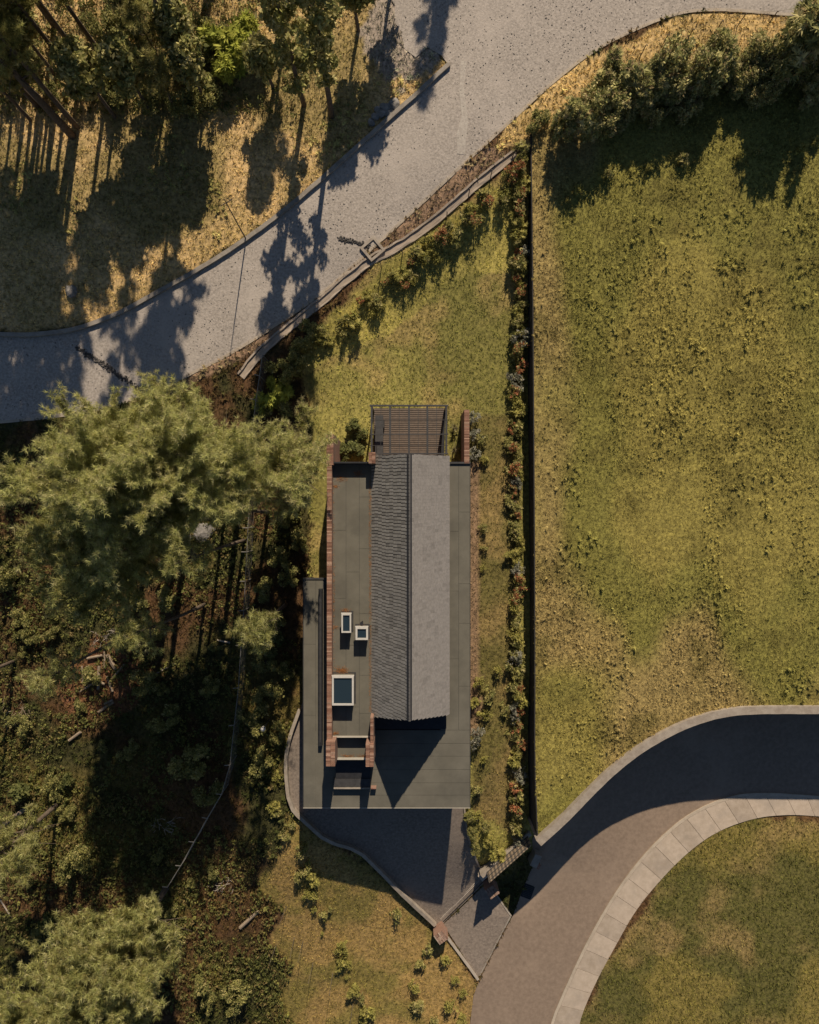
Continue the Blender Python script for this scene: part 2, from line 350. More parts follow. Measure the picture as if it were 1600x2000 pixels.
# kerbs
nk = smoothline(PL(north_kerb), .5)
ribbon(nk, .26, lambda p: h(p.x,p.y)+.20, lambda p: h(p.x,p.y)-.4, 'kerb', M['kerb_grey'], None, .012)['kind'] = 'structure'
sk = smoothline(PL(south_kerb), .5)
ribbon(sk, .17, lambda p: h(p.x,p.y)+.025, lambda p: h(p.x,p.y)-.4, 'kerb', M['kerb_pale'], None, .012)['kind'] = 'structure'
# pavement: kerb and slabs
ri = smoothline(PL(road_in), .25); ro = smoothline(PL(road_out), .25)
NS = 26; ri = resample(ri, n=NS*6+1); ro = resample(ro, n=NS*6+1)
pave = ribbon(resample(ri, n=120), .2, lambda p: h(p.x,p.y)+.075, lambda p: h(p.x,p.y)-.3, 'pavement', M['kerb_pale'], None, .006); struct(pave)
for s in range(NS):
    b = MB(); vs = []
    for k in range(7):
        i = s*6+k; A, B = ri[i], ro[i]; d = (B-A).normalized()
        t = (ri[min(i+1,NS*6)]-ri[max(i-1,0)]).normalized()*(.012 if k == 0 else -.012 if k == 6 else 0)
        A2 = A+d*.12+t; B2 = B+t; zt = .06+.003*(s % 3)
        for q, dz in ((A2,-.2),(B2,-.2),(B2,zt),(A2,zt)): vs.append((q.x, q.y, h(q.x,q.y)+dz))
    fs = [(i*4+k, (i+1)*4+k, (i+1)*4+(k+1)%4, i*4+(k+1)%4) for i in range(6) for k in range(4)]+[(0,1,2,3),(27,26,25,24)]
    b.add(vs, fs); b.build('slab', M['slab_b' if s in (3,6,8,12,14,17,21) else 'slab_a'], pave)
# retaining wall of the field along the lower road
rl = smoothline([P(x, y, lambda a, b: 1.0) for x, y in ret_line], .5)
tag(ribbon(rl, .5, lambda p: 1.25+(p.y+20)*.02, lambda p: -6.2, 'retaining_wall', M['concrete_dark'], None, .01), 'curved grey concrete retaining wall between the field and the asphalt road', 'wall')
fl = smoothline([P(x, y, zfield) for x, y in fence_line], .8, 1)
tag(ribbon(fl, .07, lambda p: float(zfield(p.x,p.y))+.1, lambda p: h(p.x,p.y)-1.2, 'boundary_wall', M['wall_dark']), 'long straight black retaining wall between the yard shrubs and the field', 'wall')
# driveway edge wall
dl = smoothline(PL(drive_left), .45, 1)
tag(ribbon(dl, .22, lambda p: h(p.x,p.y)+.42, lambda p: h(p.x,p.y)-.8, 'driveway_wall', M['concrete_dark'], None, .006), 'low grey concrete wall edging the shaded driveway', 'wall')
struct(ribbon(smoothline(PL([(907,1577),(912,1625),(925,1668),(948,1716)]), .4), .12, lambda p: h(p.x,p.y)+.1, lambda p: h(p.x,p.y)-.3, 'driveway_kerb', M['concrete_dark']))
struct(ribbon(smoothline(PL([(998,1788),(966,1850),(934,1912)]), .4, 1), .1, lambda p: h(p.x,p.y)+.035, lambda p: h(p.x,p.y)-.3, 'apron_kerb', M['kerb_grey']))
struct(ribbon(smoothline(PL([(934,1912),(895,1858),(868,1822)]), .4, 1), .16, lambda p: h(p.x,p.y)+.16, lambda p: h(p.x,p.y)-.4, 'apron_kerb', M['concrete']))
struct(ribbon(smoothline(PL([(958,1730),(978,1760),(998,1788)]), .4, 1), .1, lambda p: h(p.x,p.y)+.06, lambda p: h(p.x,p.y)-.4, 'apron_kerb', M['kerb_grey']))
# concrete drainage channel beside the gravel road
che = empty('drain_channel', ch[0], 'pale open concrete drain channel running beside the gravel road', 'drain')
ribbon(ch, .3, lambda p: h(p.x,p.y)+.0, lambda p: h(p.x,p.y)-.4, 'channel_floor', M['slab_b'], None, .02).parent = None
for dd, nm in ((-.22, 'channel_side'), (.22, 'channel_side')):
    ribbon(offs(ch, dd), .12, lambda p: h(p.x,p.y)+.09, lambda p: h(p.x,p.y)-.4, nm, M['slab_b' if dd > 0 else 'slab_a'], None, .035)
for o in list(bpy.data.objects):
    if o.name.startswith('channel_') and o.parent is None:
        o.parent = che
        o.data.transform(__import__('mathutils').Matrix.Translation(-che.location))
p = P(728, 487); b = MB(); a = .7
for dx, dy, sx, sy in ((-.5,0,.16,1.16),(.5,0,.16,1.16),(0,-.5,.84,.16),(0,.5,.84,.16)):
    b.rbox((p.x+dx*math.cos(a)-dy*math.sin(a), p.y+dx*math.sin(a)+dy*math.cos(a)), sx, sy, p.z-.5, p.z+.12, a)
e = empty('catch_basin', p, 'square concrete catch basin where the drain channel meets the gravel road', 'drain'); b.build('basin_wall', M['concrete_dark'], e)
b = MB(); b.rbox(p, .86, .86, p.z-.5, p.z-.06, a); b.build('basin_floor', M['wall_dark'], e)
p = P(300, 772); b = MB()
for dx, dy, sx, sy in ((-.45,0,.16,1.06),(.45,0,.16,1.06),(0,-.45,.74,.16),(0,.45,.74,.16)):
    b.rbox((p.x+dx*math.cos(.5)-dy*math.sin(.5), p.y+dx*math.sin(.5)+dy*math.cos(.5)), sx, sy, p.z-.5, p.z+.25, .5)
e = empty('catch_basin', p, 'small dark catch basin at the end of the rubble strip by the pine crown', 'drain'); b.build('basin_wall', M['concrete_dark'], e)
b = MB(); b.rbox(p, .76, .76, p.z-.5, p.z-.05, .5); b.build('basin_floor', M['wall_dark'], e)
# cast iron grate on the lower road
p = P(1031, 1741); e = empty('storm_grate', p, 'dark iron storm grate set in the asphalt beside the gate', 'grate'); a = -.35
b = MB(); b.rbox((p.x, p.y), .75, 1.0, p.z-.05, p.z+.02, a); b.build('grate_frame', M['black'], e)
for k in range(7):
    b = MB(); u = (k-3)*.12; b.rbox((p.x-u*math.sin(a), p.y+u*math.cos(a)), .6, .05, p.z+.015, p.z+.05, a); b.build('grate_bar', M['steel'], e)

# ------------------------------------------------------------ house
HS = empty('house', (-.8, -7, -1), 'long house with steep tiled gable roof, grey flat roofs and brick walls', 'house')
def hb(name, m, *args, parent=HS, **k):
    b = MB(); b.box(*args, **k); return b.build(name, m, parent)
ZD, ZA, ZP = 3.0, 4.5, 5.2
def X_(px, z): return (px-800)*(CAMZ-z)/F
def Y_(py, z): return -(py-1000)*(CAMZ-z)/F
xe_l, xe_r = X_(725, 4.4), X_(878, 4.0); xw0, xw1 = X_(638.5, ZP), X_(648, ZP)
dx0, dx1 = X_(593, ZD), X_(918, ZD); dys = Y_(1577.5, ZD); dyn_r = Y_(906, ZD); dyn_l = Y_(1132, ZD)
# walls under the roofs
hb('wall', M['brick'], xw1-.02, xe_l+.15, -13.35, 2.75, -2, ZA-.22)
hb('wall', M['brick'], xe_l+.15, xe_r-.3, -12.0, 2.95, -2, 4.0)
hb('wall', M['brick'], xe_r-.3, dx1-.35, -17.0, dyn_r-.3, -3, ZD-.2)
hb('wall', M['brick'], dx0+.9, xe_r-.3, -16.6, -12.0, -3.2, ZD-.2)
hb('garage_door', M['black'], -3.6, 1.6, -16.68, -16.6, -3., 1.2)
hb('wall', M['brick'], dx0+.5, xw0, -16.6, dyn_l-.4, -3.2, ZD-.2)
# lower flat roof: structure slabs and felt sheets
hb('roof_slab', M['steel'], dx0, dx1, dys, -13.5, ZD-.22, ZD-.012)
hb('roof_slab', M['steel'], dx0, xw0-.003, -13.5, dyn_l, ZD-.22, ZD-.012)
hb('roof_slab', M['steel'], xe_r-.55, dx1, -13.5, dyn_r, ZD-.22, ZD-.012)
flat = hb('lower_roof', M['membrane'], dx0+.05, dx1-.05, dys+.05, -13.6, ZD-.015, ZD-.005)
flat.name = 'lower_roof'
def felt(x0, x1, y0, y1, z, parent=HS, g=.008):
    b = MB(); j = R(-.0015, .0015)
    b.box(x0+g, x1-g, y0+g, y1-g, z-.006+j, z+.008+j); return b.build('roof_sheet', M['membrane'], parent)
ys = [dys, Y_(1553,ZD), Y_(1529,ZD), Y_(1503,ZD), Y_(1477,ZD), Y_(1452,ZD), Y_(1426,ZD)]
xs617 = X_(631, ZD)
for i in range(6): felt(xs617, dx1, ys[i], ys[i+1], ZD+.004*(i % 2))
xa = X_(617, ZD)
for x0, x1, cuts in ((dx0, xa, [dys, -12.6, -8.2, dyn_l]), (xa, xs617, [dys, -14.4, -10.1, -6.3, dyn_l])):
    for c0, c1 in zip(cuts, cuts[1:]): felt(x0, x1, c0, c1, ZD)
felt(xs617, xw0, ys[6], dyn_l-.6, ZD)
xm = X_(896, ZD)
for x0, x1, cuts in ((xe_r-.5, xm, [ys[6], -9.1, -4.9, -1.2, dyn_r]), (xm, dx1, [ys[6], -10.8, -6.9, -4.45, 0., dyn_r])):
    for c0, c1 in zip(cuts, cuts[1:]): felt(x0, x1, c0, c1, ZD)
# thin edge trims
hb('roof_edge', M['fascia'], dx0-.03, dx1+.03, dys-.035, dys-.003, ZD-.24, ZD+.02)
hb('roof_edge', M['steel'], dx1+.003, dx1+.035, dys, dyn_r, ZD-.24, ZD+.02)
hb('roof_edge', M['steel'], dx0-.035, dx0-.003, dys, dyn_l, ZD-.24, ZD+.02)
hb('roof_edge', M['steel'], xe_r-.3, dx1+.03, dyn_r+.003, dyn_r+.12, ZD-.24, ZD+.12)
hb('roof_edge', M['steel'], dx0-.03, xw0-.1, dyn_l+.003, dyn_l+.1, ZD-.24, ZD+.06)
# dark linear upstand on the left strip
hb('roof_upstand', M['black'], X_(623,3.2), X_(630,3.2), Y_(1455,3.2), Y_(1150,3.2), ZD, 3.42)
hb('upstand_cap', M['steel'], X_(625.5,3.2), X_(627.5,3.2), Y_(1448,3.2), Y_(1154,3.2), 3.42, 3.46)
# upper flat roof
ay0, ay1 = Y_(1437, ZA), Y_(906, ZA); ax0, ax1 = xw1, xe_l+.1
hb('upper_roof', M['steel'], ax0, ax1, ay0, ay1, ZA-.2, ZA-.012)
axs = [ax0, X_(676,ZA), X_(702,ZA), ax1]; acuts = ([ay0,-9.9,-5.2,-1.1,ay1],[ay0,-11.7,-8.,-3.6,ay1],[ay0,-12.1,-9.8,-6.1,-2.2,.9,ay1])
for i in range(3):
    for c0, c1 in zip(acuts[i], acuts[i][1:]): felt(axs[i], axs[i+1], c0, c1, ZA)
hb('roof_edge', M['fascia'], ax0, ax1-.12, ay0-.1, ay0-.003, ZA-.3, ZA+.05)
hb('roof_edge', M['black'], ax0, X_(722,5), ay1-.003, ay1+.09, ZA-.3, 5.12)
hb('upper_roof_ledge', M['membrane'], X_(655,4), X_(718,4), Y_(1480,4), ay0-.1, 3.3, 3.95)
hb('roof_edge', M['fascia'], X_(655,4), X_(716,4), Y_(1484,4), Y_(1480,4)-.003, 3.3, 4.02)
# dark bay below the ledge
hb('bay_roof', M['black'], X_(656,3.3), X_(724,3.3), Y_(1522,3.3), Y_(1481,3.3)+.1, ZD, 3.24)
hb('bay_roof', M['steel'], X_(652,3.3), X_(724,3.3), Y_(1539,3.3), Y_(1522,3.3)-.004, ZD, 3.3)
hb('bay_edge', M['kerb_grey'], X_(652,3.4), X_(722,3.4), Y_(1541,3.4), Y_(1539,3.4)-.01, ZD, 3.42)
hb('bay_edge', M['brick'], X_(724.5,3.4), X_(735,3.4), Y_(1541,3.4), Y_(1538.5,3.4), ZD, 3.42)
# brick walls and piers with a rowlock course on top
brickcols = [(.31,.18,.125),(.25,.14,.095),(.36,.235,.17),(.20,.105,.072),(.29,.165,.12)]
def brickwall(x0, x1, y0, y1, z0, z1, along='y', name='brick_wall', parent=HS, bw=.082):
    wl = hb(name, M['brick'], x0, x1, y0, y1, z0, z1-.06, parent=parent); b = MB()
    a0, a1 = (y0, y1) if along == 'y' else (x0, x1); n = max(2, int((a1-a0)/bw)); st = (a1-a0)/n
    c0, c1 = (x0, x1) if along == 'y' else (y0, y1); m = max(1, round((c1-c0)/.25)); 
    for i in range(n):
        for k in range(m):
            u0 = a0+i*st+.006; u1 = a0+(i+1)*st-.006; v0 = c0+(c1-c0)*k/m+(.006 if k else 0); v1 = c0+(c1-c0)*(k+1)/m-(.006 if k < m-1 else 0)
            q = (v0,v1,u0,u1) if along == 'y' else (u0,u1,v0,v1)
            c = random.choice(brickcols); s = R(.75,1.2); b.box(*q, z1-.06, z1+R(-.008,.01), col=tuple(x*s for x in c))
    o = b.build('brick_course', M['brickpiece'], wl if wl.parent is parent and parent is not None else parent, True); o['kind'] = 'stuff'
    return wl
hbx = brickwall
def fixed(wl): return wl
# sub-part offset: brick_course children are built in world space, so shift by the house origin
def MBoffset_fix(): pass
brickwall(xw0-.02, xw1+.10, Y_(908,ZP), Y_(848,ZP), -1.2, ZP)
brickwall(xw0, xw1, Y_(1448,ZP), Y_(909,ZP), -2.5, ZP-.02)
brickwall(xw0-.004, X_(654.5,5.6), Y_(1497,5.6), Y_(1449,5.6), -3, 5.6)
brickwall(X_(714.5,5.6), X_(730,5.6), Y_(1498,5.6), Y_(1453,5.6), 2.6, 5.6)
brickwall(X_(723.5,5.5), X_(729.5,5.5), Y_(1452.5,5.5), Y_(1401,5.5), 2.6, 5.5)
brickwall(X_(907,3.12), X_(917,3.12), Y_(905,3.12), Y_(800,3.12), -1, 3.12)
brickwall(X_(720,5.6), X_(733,5.6), Y_(905,5.6), Y_(883,5.6), -1, 5.6)
# steep gable roof
ZE_L, ZE_R, ZR = 4.42, 4.0, 8.05
yn_e, yn_r, ys_e, ys_r = 3.42, 3.2, -12.3, -11.55
def slope(side):
    xe, ze = (xe_l, ZE_L) if side < 0 else (xe_r, ZE_R)
    U = Vector((-xe, 0, ZR-ze)); L = U.length; un = U.normalized(); nrm = Vector((-un.z*(-1 if side > 0 else 1), 0, 0)); nrm = Vector((un.z*side, 0, -un.x*side)) 
    if nrm.z < 0: nrm = -nrm
    b = MB()   # deck under the tiles
    q = [(xe, ys_e, ze), (0, ys_r, ZR), (0, yn_r, ZR), (xe, yn_e, ze)]
    if side > 0: q = q[::-1]
    b.hexa([Vector(v)-nrm*.16 for v in q]+[Vector(v) for v in q])
    o = b.build('roof_slope', M['black'], HS)
    rows = 10; st = L/rows; b = MB()
    for i in range(rows):
        s0 = i*st; s1 = s0+st; t = (i+.5)/rows; y0 = ys_e+(ys_r-ys_e)*t; y1 = yn_e+(yn_r-yn_e)*t
        y = y0-.2+(.095 if i % 2 else 0)+R(-.03,.03)
        while y < y1-.03:
            wd = .196; gp = .017+R(0,.009) if side < 0 else .002; a_ = max(y+gp, y0); c_ = min(y+wd-gp, y1); y += wd
            if c_-a_ < .03: continue
            lift = R(.024,.034) if side < 0 else R(.018,.021); j = R(-.012,.012)
            if side < 0: c = R(.26,.33)*(1 if R(0,1) < .85 else .75); col = (c*1.04, c*.985, c*.90)
            else: c = R(.275,.30) if R(0,1) < .9 else R(.235,.27); col = (c*1.06, c*.965, c*.88)
            p = []
            for zz in (0, 1):
                for s_, yy in ((s0+(.03+j if side < 0 else .001),a_),(s0+(.03+j if side < 0 else .001),c_),(s1-.004,c_),(s1-.004,a_)):
                    hh = (.004 if s_ > s0+.1 else lift-.016)+zz*(.016)
                    v = Vector((xe,yy,ze))+un*s_+nrm*hh; p.append(v)
            b.hexa(p, col)
    tl = b.build('roof_tiles', M['tile'], o, True); tl['kind'] = 'stuff'
slope(-1); slope(1)
b = MB(); b.tube([(0, ys_r-.02, ZR-.005), (0, yn_r+.02, ZR-.005)], .022, 8); b.build('ridge_cap', M['steel'], HS)
for yy, nm in ((-11.2, 'gable_glass'), (2.9, 'gable_glass')):
    b = MB(); q = [(xe_l+.25,3.0),(xe_r-.3,3.0),(xe_r-.3,ZE_R+.1),(0,ZR-.45),(xe_l+.25,ZE_L+.1)]
    n = len(q); b.add([(x,yy,z) for x,z in q]+[(x,yy-.06,z) for x,z in q], [tuple(range(n))[::-1], tuple(range(n,2*n))]+[(i,(i+1)%n,n+(i+1)%n,n+i) for i in range(n)])
    b.build(nm, M['glass'], HS)
hb('gable_sill', M['black'], X_(731,3.3), X_(872,3.3), Y_(1424,3.3), -11.9, ZD-.1, 3.32)
# skylights
def skylight(px0, px1, py0, py1, hgt, fr):
    zt = ZA+hgt; x0, x1, y0, y1 = X_(px0,zt), X_(px1,zt), Y_(py1,zt), Y_(py0,zt)
    e = bpy.data.objects.new('skylight', None); COL.objects.link(e); e.parent = HS; e.location = (x0-HS.location.x, y0-HS.location.y, ZA-HS.location.z)
    def bb(nm, m, *a):
        b = MB(); b.box(*a); me = link(nm, [(v[0]-x0, v[1]-y0, v[2]-ZA) for v in b.v], b.f, m, e)
    bb('upstand', M['membrane'], x0+.03, x1-.03, y0+.03, y1-.03, ZA-.05, zt-.1)
    bb('frame', M['white'], x0, x0+fr, y0, y1, zt-.14, zt); bb('frame', M['white'], x1-fr, x1, y0, y1, zt-.14, zt)
    bb('frame', M['white'], x0+fr, x1-fr, y0, y0+fr, zt-.14, zt-.003); bb('frame', M['white'], x0+fr, x1-fr, y1-fr, y1, zt-.14, zt-.003)
    bb('glass', M['glass'], x0+fr, x1-fr, y0+fr, y1-fr, zt-.12, zt-.085)
    bb('flashing', M['steel'], x0-.07, x1+.07, y0-.07, y1+.07, ZA+.008, ZA+.03)
    bb('cover_strip', M['white'], x0-.02, x1+.02, y1+.003, y1+.06, zt-.12, zt-.03)
skylight(667,686,1199,1236,.85,.085); skylight(694.5,719,1225,1250,.85,.11); skylight(648.5,691,1321,1378,.85,.105)
b = MB(); q = PX(708,1214,ZA); b.tube([q, q+Vector((0,0,.75))], .05, 8); b.tube([q+Vector((0,0,.72)), q+Vector((0,0,.82))], .1, 8); b.build('vent_pipe', M['black'], HS)

# pine litter blown against the roof edges
lv = []
def litter_along(x0, x1, y0, y1, z, n, sx=.06):
    for _ in range(n): lv.append((R(x0,x1), R(y0,y1), z+R(.012,.04)))
litter_along(xe_l-.12, xe_l+.02, -12, 2, ZA, 900); litter_along(ax0+.0, ax0+.12, -6.5, -3, ZA, 120); litter_along(ax0, ax0+.1, -11, 2, ZA, 200)
for px, py, r_, n in ((668,1310,.42,420),(675,1192,.25,120),(706,1222,.2,60),(655,1432,.2,90),(665,935,.4,120),(700,925,.35,160),(655,1225,.2,60),(655,950,.2,80)):
    q = PX(px,py,ZA)
    for _ in range(n): lv.append((q.x+random.gauss(0,r_*.5), q.y+random.gauss(0,r_*.28), ZA+R(.012,.05)))
for px, py, n in ((680,1476,120),(708,1477,70)):
    q = PX(px,py,3.95)
    for _ in range(n): lv.append((q.x+random.gauss(0,.2), q.y+random.gauss(0,.06), 3.95+R(.006,.03)))

# ------------------------------------------------------------ scatter templates
def rotmats(d, n):
    d = d/np.linalg.norm(d, axis=1, keepdims=True); a = np.where(np.abs(d[:,2:3]) < .9, np.array([[0,0,1.]]), np.array([[1.,0,0]]))
    u = np.cross(a, d); u /= np.linalg.norm(u, axis=1, keepdims=True); v = np.cross(d, u); s = rng.random(n)*2*np.pi; c, sn = np.cos(s)[:,None], np.sin(s)[:,None]
    return np.stack([u*c+v*sn, v*c-u*sn, d], -1)
def scatter(tmpls, pos, dirs, scale, cols, shade=.25):
    """returns verts, tris, colours for template tufts placed at pos along dirs"""
    pos = np.asarray(pos, float); n = len(pos); dirs = np.asarray(dirs, float); scale = np.broadcast_to(scale, (n,)); cols = np.broadcast_to(cols, (n,3))
    Rm = rotmats(dirs, n); pick = rng.integers(0, len(tmpls), n); V = []; Fc = []; C = []; base = 0
    for t, (tv, tf) in enumerate(tmpls):
        k = np.where(pick == t)[0]
        if not len(k): continue
        v = np.einsum('nij,kj->nki', Rm[k], tv)*scale[k,None,None]+pos[k,None,:]; m = len(tv)
        V.append(v.reshape(-1,3)); Fc.append((tf[None]+(np.arange(len(k))*m)[:,None,None]).reshape(-1,3)+base)
        jit = 1+(rng.random((len(k), len(tf)))-.5)*2*shade
        C.append((cols[k,None,:]*np.repeat(jit, 3, axis=1)[:,:m,None] if m == len(tf)*3 else cols[k,None,:]*np.ones((1,m,1))).reshape(-1,3)); base += len(k)*m
    return np.concatenate(V), np.concatenate(Fc), np.concatenate(C)
def blades(n, a0, a1, length, width, droop=0., flat=False):
    vs = []
    for i in range(n):
        th = math.radians(R(a0,a1)); ph = R(0,2*math.pi); d = np.array([math.sin(th)*math.cos(ph), math.sin(th)*math.sin(ph), math.cos(th)]); l = length*R(.7,1.15)
        s = np.cross(d, [0,0,1.] if flat else [R(-1,1),R(-1,1),R(-1,1)]); s /= np.linalg.norm(s); o = d*.0
        vs += [o-s*width*.5+d*l*.05, o+s*width*.5+d*l*.05, d*l+np.array([0,0,-droop])]
    return np.array(vs), np.arange(len(vs)).reshape(-1,3)
def leaves(n, rad, size, up=.5):
    vs = []
    for i in range(n):
        c = np.array([R(-1,1),R(-1,1),R(-.6,1)]); c = c/max(1,np.linalg.norm(c))*rad; nn = np.array([R(-1,1),R(-1,1),R(-.2,1)+up]); nn /= np.linalg.norm(nn)
        u = np.cross(nn, [R(-1,1),R(-1,1),R(-1,1)]); u /= np.linalg.norm(u); v = np.cross(nn, u); l = size*R(.7,1.25)
        a, b_, c_, d_ = c-u*l*.55, c-v*l*.3, c+v*l*.3, c+u*l*.6
        vs += [a, b_, d_, a, d_, c_]
    return np.array(vs), np.arange(len(vs)).reshape(-1,3)
NEEDLE = [blades(16, 8, 80, 1, .075, .04) for _ in range(5)]
LEAF = [leaves(7, .8, .75) for _ in range(5)]
BIGLEAF = [leaves(5, .7, 1.0, 1.) for _ in range(4)]
GRASS = [blades(5, 25, 75, 1, .2, .1, True) for _ in range(6)]
ROSETTE = [blades(9, 45, 85, 1, .34, .05, True) for _ in range(5)]
YUCCA = [blades(34, 5, 88, 1, .09, .08) for _ in range(2)]
LITTER = [blades(3, 70, 110, 1, .12, 0) for _ in range(4)]
def foliage(name, m, tm, pos, dirs, sc, cols, parent=None, shade=.25, origin=None):
    V, Fc, C = scatter(tm, pos, dirs, sc, cols, shade)
    if origin is not None: V = V-np.asarray(origin)
    return link(name, V, Fc, m, parent, C)
lv = np.array(lv); oz = np.array(HS.location)
lc = np.array([.36,.15,.045])*(.6+.8*rng.random((len(lv),1)))
o = foliage('pine_litter', M['litter'], LITTER, lv, np.tile([0,0,1.], (len(lv),1)), .07, lc); stuff(o, 'rust brown pine needles drifted along the flat roof edges', 'pine litter')

# ------------------------------------------------------------ pergola
pz = 2.8; PG = empty('pergola', (0, 5, .0), 'dark steel pergola over a brown slatted deck at the end of the house', 'pergola')
pxs = [726,762,799,835,872]; py0, py1 = Y_(888,pz), Y_(792,pz)
for q in pxs:
    b = MB(); x = X_(q,pz); b.box(x-.06, x+.06, py0, py1, pz-.16, pz); b.build('beam', M['steel'], PG)
for q, wd in ((792,.1),(820,.025),(848,.06),(870,.025),(886,.08)):  # thinnest bars stand in for shadow lines, the wider ones are beams
    b = MB(); y = Y_(q,pz); b.box(X_(722,pz), X_(876,pz), y-wd/2, y+wd/2, pz-.12, pz+.012); b.build('beam_and_shade_bar', M['steel'], PG)
for q in (744,780,817,853):
    b = MB(); x = X_(q,pz); b.box(x-.012, x+.012, py0, py1, pz-.05, pz-.02); b.build('glazing_bar', M['steel'], PG)
for q in (pxs[0], pxs[4]):
    b = MB(); x = X_(q,pz); b.box(x-.055, x+.055, py1-.11, py1, -.2, pz-.17); b.build('post', M['steel'], PG)
zd = .22; b = MB(); b.box(X_(730,zd), X_(868,zd), 3.0, Y_(797,zd), -.5, zd-.05); b.build('deck_base', M['black'], PG)
y = 3.05
while y < Y_(798,zd):
    b = MB(); b.box(X_(730,zd), X_(868,zd), y, y+.105, zd-.03, zd+R(-.004,.004)); b.build('deck_plank', M['plank'], PG); y += .14
for x0, x1 in ((X_(723,1.5)-.05, X_(723,1.5)+.02), (X_(875,1.5)-.02, X_(875,1.5)+.05)):
    pass
t = empty('outdoor_counter', (-2.1, 4.4, zd), 'long dark counter standing under the pergola beside the pier', 'counter')
b = MB(); b.box(X_(734,1.1), X_(748,1.1), 3.15, Y_(812,1.1), zd, 1.05); b.build('cabinet', M['black'], t)
b = MB(); b.box(X_(733,1.15), X_(748.5,1.15), 3.12, Y_(811,1.15), 1.053, 1.11); b.build('worktop', M['steel'], t)
b = MB(); b.box(X_(748.8,.7), X_(751,.7), Y_(835,.7), Y_(820,.7), .25, .75); b.build('handle_rail', M['steel'], t)
t = empty('shade_wedge', (2.3, 4.4, zd), 'dark slanting block standing in for a shadow at the open edge of the pergola deck', 'shade block')  # black block takes the place of a shadow-like trapezoid on the deck
b = MB(); b.hexa([(X_(857,zd),3.2,zd),(X_(866,zd),3.2,zd),(X_(869,zd),Y_(806,zd),zd),(X_(866.5,zd),Y_(806,zd),zd)]+[(X_(857,zd)+.08,3.2,1.0),(X_(866,zd),3.2,1.0),(X_(869,zd),Y_(806,zd),1.0),(X_(866.5,zd),Y_(806,zd),1.0)]); b.build('panel', M['black'], t)

# ------------------------------------------------------------ gate, pillars
def brickpillar(px, py, top, size, ang, label, m='brick'):
    p = P(px, py); e = empty('gate_pillar', p, label, 'pillar')
    b = MB(); b.rbox(p, size, size, p.z-.5, p.z+top-.07, ang); b.build('shaft', M[m], e)
    b = MB(); n = max(3, int(size/.085))
    for i in range(n):
        for k in range(3):
            u = (i+.5)/n*size-size/2; v = (k+.5)/3*size-size/2; c = random.choice(brickcols); s = R(.85,1.2)
            cx = p.x+u*math.cos(ang)-v*math.sin(ang); cy = p.y+u*math.sin(ang)+v*math.cos(ang)
            b.rbox((cx,cy), size/n-.014, size/3-.012, p.z+top-.07, p.z+top+R(-.006,.008), ang, tuple(x*s for x in (c[0]*1.05, c[1]*1.25, c[2]*1.35)))
    o = b.build('brick_course', M['brickpiece'], e, True); o['kind'] = 'stuff'
brickpillar(860, 1812, 1.3, .74, .62, 'square brick gate pillar at the lawn corner of the paved driveway')
brickpillar(957, 1722, 1.5, .74, .62, 'square brick gate pillar between the slatted gate and the paved apron')
p = P(941, 1702); e = empty('post_box', p, 'small pale concrete post beside the end of the slatted gate', 'post')
b = MB(); b.rbox(p, .42, .42, p.z-.3, p.z+.7, .7); b.build('shaft', M['concrete'], e); b = MB(); b.rbox(p, .48, .48, p.z+.703, p.z+.78, .7); b.build('cap', M['slab_a'], e)
g0, g1 = PX(951,1703,-2.25), PX(1031,1632,-2.25); e = empty('sliding_gate', g0, 'grey slatted sliding gate pushed open beside the boundary wall', 'gate')
gv = g1-g0; gl = Vector((gv.x,gv.y,0)).length; ga = math.atan2(gv.y, gv.x); gz = g0.z-.1
n = 26
for i in range(n):
    q = g0+gv*((i+.5)/n); b = MB(); b.rbox(q, .132, .035, q.z+.05+.0, q.z+1.55, ga); b.build('slat', M['wood' if i % 2 else 'post'], e)
for zz in (.2, .8, 1.4):
    b = MB(); dd = Vector((math.sin(ga), -math.cos(ga), 0))*(-.04); A, B = g0+dd+Vector((0,0,zz)), g1+dd+Vector((0,0,zz)); b.tube([A, B], .03, 4); b.build('rail', M['steel'], e)
gw = [PX(x, y, -2.3) for x, y in ((941,1712),(975,1682),(1005,1656),(1036,1628))]
tag(ribbon(resample(gw, .5), .3, lambda p: -2.28, lambda p: -5, 'gate_wall', M['concrete_dark']), 'low grey retaining wall carrying the slatted gate beside the apron', 'wall')
t0, t1 = P(866,1800), P(950,1716); e = empty('gate_track', t0, 'thin dark gate rail crossing the driveway between the brick pillars', 'rail')
b = MB(); b.tube([t0+Vector((0,0,.02)), t1+Vector((0,0,.02))], .03, 4); b.build('rail', M['black'], e)
tv = (t1-t0); tn = Vector((-tv.y, tv.x, 0)).normalized(); n = 44
for i in range(n):
    q = t0+tv*((i+.5)/n)+tn*.38; b = MB(); b.rbox(q, .05, .34, q.z-.02, q.z+.03, math.atan2(tv.y, tv.x)); b.build('grille_bar', M['concrete'], e)
p = P(1042, 1668); e = empty('wall_end_pier', p, 'broken pale brick and render pier at the foot of the curved retaining wall', 'pier')
b = MB(); b.rbox(p, .5, .9, p.z-.5, p.z+1.1, -.45); b.build('shaft', M['concrete_dark'], e); b = MB(); b.rbox(p+Vector((.1,-.5,0)), .5, .3, p.z-.3, p.z+.8, -.45); b.build('brick_end', M['brick'], e)

